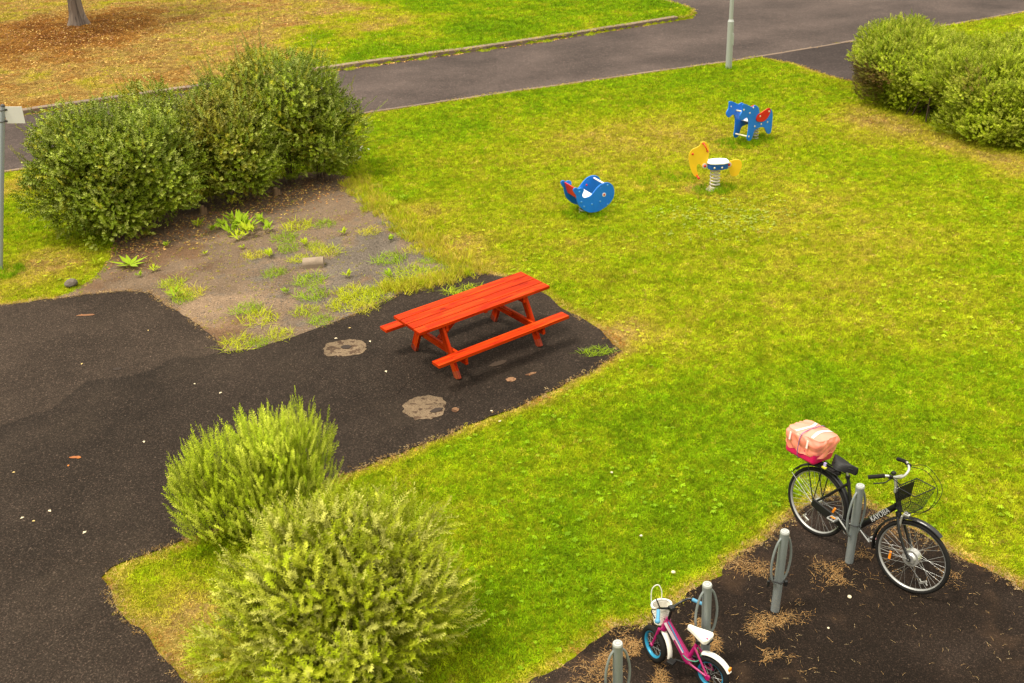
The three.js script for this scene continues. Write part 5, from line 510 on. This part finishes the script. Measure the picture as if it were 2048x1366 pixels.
{ // child's bicycle
  const t = thing('child_bicycle', 'small pink child bicycle with white basket, mudguards and blue rims', 'bicycle', [1.478, 0.014, -6.135]); t.rotation.set(0.12, 2.407, 0, 'YXZ');
  const PK = new THREE.MeshPhysicalMaterial({ color: lin(0.36, 0.004, 0.115), roughness: 0.3, clearcoat: 0.6, clearcoatRoughness: 0.15 }), CY = mat([0.02, 0.26, 0.45], { roughness: 0.35, metalness: 0.2 }), WH = mat([0.80, 0.77, 0.70], { roughness: 0.45 }), LB = mat([0.08, 0.28, 0.46], { roughness: 0.5 }), steer = -0.38, wb = 0.56, hy = 0.165;
  wheel(t, 'rear_wheel', 0, 0.139, 0.026, CY, 0.018, 0.07, 16, 0.0011, 0); wheel(t, 'front_wheel', wb, 0.139, 0.026, CY, 0.018, 0.07, 16, 0.0011, steer);
  const fr = sub('frame', t); part('main_beam', [new THREE.CylinderGeometry(0.030, 0.042, 0.37, 16).scale(0.9, 1, 1).rotateZ(-0.72).translate(0.345, 0.325, 0), new THREE.SphereGeometry(0.042, 14, 10).translate(0.225, 0.187, 0)], PK, fr); part('beam_decal', [new THREE.BoxGeometry(0.03, 0.16, 0.001).rotateZ(-0.72).translate(0.405, 0.40, -0.0345), new THREE.BoxGeometry(0.012, 0.20, 0.001).rotateZ(-0.72).translate(0.325, 0.335, -0.0395)], mat([0.75, 0.62, 0.68], { roughness: 0.4 }), fr); part('beam_stripe', tube([[0.44, 0.47, -0.014], [0.34, 0.355, -0.022], [0.26, 0.26, -0.026]], 0.006, 12, 6), CY, fr);
  part('seat_tube', bar([0.225, 0.19, 0], [0.155, 0.40, 0], 0.018, 0.017, 12), PK, fr); part('head_tube', bar([0.482, 0.395, 0], [0.448, 0.49, 0], 0.024, 0.022, 14), PK, fr); for (const s of [-1, 1]) { part('stay', bar([0.17, 0.36, s * 0.02], [0, hy, s * 0.055], 0.010, 0.009, 8), PK, fr); part('stay', bar([0.22, 0.185, s * 0.025], [0, hy, s * 0.055], 0.011, 0.010, 8), PK, fr); } part('hub_cover', [new THREE.CylinderGeometry(0.022, 0.022, 0.02, 12).rotateX(Math.PI / 2).translate(0, hy, -0.058)], PK, fr);
  const F = sub('fork', t); F.position.set(wb - 0.08, 0, 0); F.rotation.y = steer; part('crown', bar([0.004, 0.36, 0], [-0.002, 0.40, 0], 0.028, 0.026, 14), PK, F); for (const s of [-1, 1]) part('fork_blade', bar([0.01, 0.375, s * 0.042], [0.075, hy, s * 0.05], 0.0145, 0.011, 10), PK, F); part('hub_nut', [new THREE.SphereGeometry(0.02, 12, 8).translate(0.076, hy, -0.052), new THREE.SphereGeometry(0.02, 12, 8).translate(0.076, hy, 0.052)], PK, F);
  const fgd = part('front_mudguard', guard(0.07, hy, 0.183, 0.024, 1.9, 3.25), WH, F); 
  const H = sub('handlebar', t); H.position.set(0.445, 0, 0); H.rotation.y = steer; part('stem', [bar([0, 0.485, 0], [-0.025, 0.60, 0], 0.014, 0.014, 12), box(-0.02, 0.61, 0, 0.05, 0.04, 0.05, 0.01)], BLK, H); part('bar', tube([[-0.11, 0.665, 0.205], [-0.05, 0.675, 0.16], [-0.01, 0.63, 0.09], [-0.005, 0.61, 0.03], [-0.005, 0.61, -0.03], [-0.01, 0.63, -0.09], [-0.05, 0.675, -0.16], [-0.11, 0.665, -0.205]], 0.0105, 40, 8), BLK, H);
  for (const s of [-1, 1]) part('grip', [tube([[-0.065, 0.674, s * 0.172], [-0.12, 0.663, s * 0.212], [-0.155, 0.655, s * 0.24]], 0.0155, 10, 9), new THREE.SphereGeometry(0.023, 12, 8).translate(-0.157, 0.655, s * 0.242)], LB, H); part('brake_cable', [tube([[-0.05, 0.68, -0.15], [0.05, 0.70, -0.12], [0.10, 0.60, -0.05], [0.04, 0.45, -0.01]], 0.003, 24, 5), tube([[-0.05, 0.675, -0.15], [0.0, 0.64, -0.19], [-0.09, 0.63, -0.22]], 0.005, 12, 5)], RUB, H);
  { const l = [], n = 26, m = 12, R = (k) => mix(0.055, 0.078, k), x0 = 0.115, yB = 0.40, yT = 0.55; for (let j = 0; j <= m; j++) { const k = j / m, p = []; for (let i = 0; i < n; i++) { const a = i / n * 6.283, w = 1 + 0.02 * (i % 2 ? 1 : -1) * (j % 2 ? 1 : -1); p.push([x0 - 0.02 * (1 - k) + Math.cos(a) * R(k) * 0.85 * w, mix(yB, yT, k), Math.sin(a) * R(k) * 1.15 * w]); } l.push(tube(p, 0.0068, 52, 6, true)); } const b = part('basket', l, WH, t); b.position.set(0.445, 0, 0); b.rotation.y = steer; part('basket_floor', new THREE.CylinderGeometry(0.056, 0.053, 0.012, 20).scale(0.85, 1, 1.15).translate(x0 - 0.02, yB - 0.002, 0), WH, b); part('basket_rim', tube(Array.from({ length: 20 }, (_, i) => [x0 + Math.cos(i / 20 * 6.283) * 0.068, yT + 0.006, Math.sin(i / 20 * 6.283) * 0.09]), 0.009, 40, 7, true), WH, b); part('basket_liner', new THREE.CylinderGeometry(0.072, 0.051, 0.145, 24, 1, true).scale(0.85, 1, 1.15).translate(x0 - 0.01, 0.475, 0), mat([0.62, 0.58, 0.5]), b); part('wire_loop', tube([[x0 + 0.05, 0.40, -0.02], [x0 + 0.085, 0.58, -0.05], [x0 + 0.08, 0.69, -0.045], [x0 + 0.055, 0.725, -0.015], [x0 + 0.035, 0.68, 0.01], [x0 + 0.03, 0.58, 0.02]], 0.0042, 30, 7), WH, b); }
  part('seat_post', bar([0.155, 0.39, 0], [0.14, 0.47, 0], 0.012, 0.012, 10), SIL, t); part('seat_clamp', [new THREE.CylinderGeometry(0.022, 0.022, 0.025, 12).translate(0.153, 0.41, 0), bar([0.14, 0.41, -0.02], [0.11, 0.405, -0.04], 0.005)], BLK, t);
  { const s = new THREE.Shape(); s.moveTo(0.115, -0.014); s.quadraticCurveTo(0.135, 0, 0.115, 0.014); s.bezierCurveTo(0.04, 0.025, 0.0, 0.058, -0.06, 0.066); s.quadraticCurveTo(-0.085, 0.05, -0.075, 0); s.quadraticCurveTo(-0.085, -0.05, -0.06, -0.066); s.bezierCurveTo(0.0, -0.058, 0.04, -0.025, 0.115, -0.014); const g = new THREE.ExtrudeGeometry(s, { depth: 0.02, bevelEnabled: true, bevelSize: 0.008, bevelThickness: 0.012, bevelSegments: 4 }).rotateX(-Math.PI / 2).rotateZ(0.10).translate(0.13, 0.485, 0); const sd = part('saddle', g, WH, t); part('saddle_patch', box(0.06, 0.508, -0.03, 0.022, 0.006, 0.022, 0.003), PK, sd); part('saddle_underside', box(0.10, 0.468, 0.0, 0.13, 0.022, 0.09, 0.008), BLK, sd); }
  part('rear_mudguard', guard(0, hy, 0.186, 0.028, 1.05, 2.55), WH, t); part('rear_reflector', box(-0.157, 0.292, 0, 0.016, 0.05, 0.035, 0.004).rotateZ(0), ORA, t);
  const cr = sub('crank', t); part('arm', [bar([0.225, 0.185, -0.05], [0.315, 0.175, -0.06], 0.008), bar([0.225, 0.185, 0.05], [0.135, 0.195, 0.06], 0.008)], MATB, cr); part('pedal', box(0.318, 0.175, -0.105, 0.065, 0.022, 0.07, 0.006), MATB, cr); part('pedal', box(0.132, 0.195, 0.105, 0.065, 0.022, 0.07, 0.006), MATB, cr); part('chain_guard', new RoundedBoxGeometry(0.27, 0.075, 0.018, 2, 0.009).rotateZ(-0.08).translate(0.115, 0.175, 0.055), MATB, t);
  part('lock_cable', tube([[0.25, 0.25, -0.05], [0.19, 0.24, -0.06], [0.12, 0.25, -0.03], [0.13, 0.29, 0.04], [0.2, 0.3, 0.06]], 0.0055, 26, 6), mat([0.04, 0.22, 0.14], { roughness: 0.4 }), t);
}
renderer.render(scene, camera);
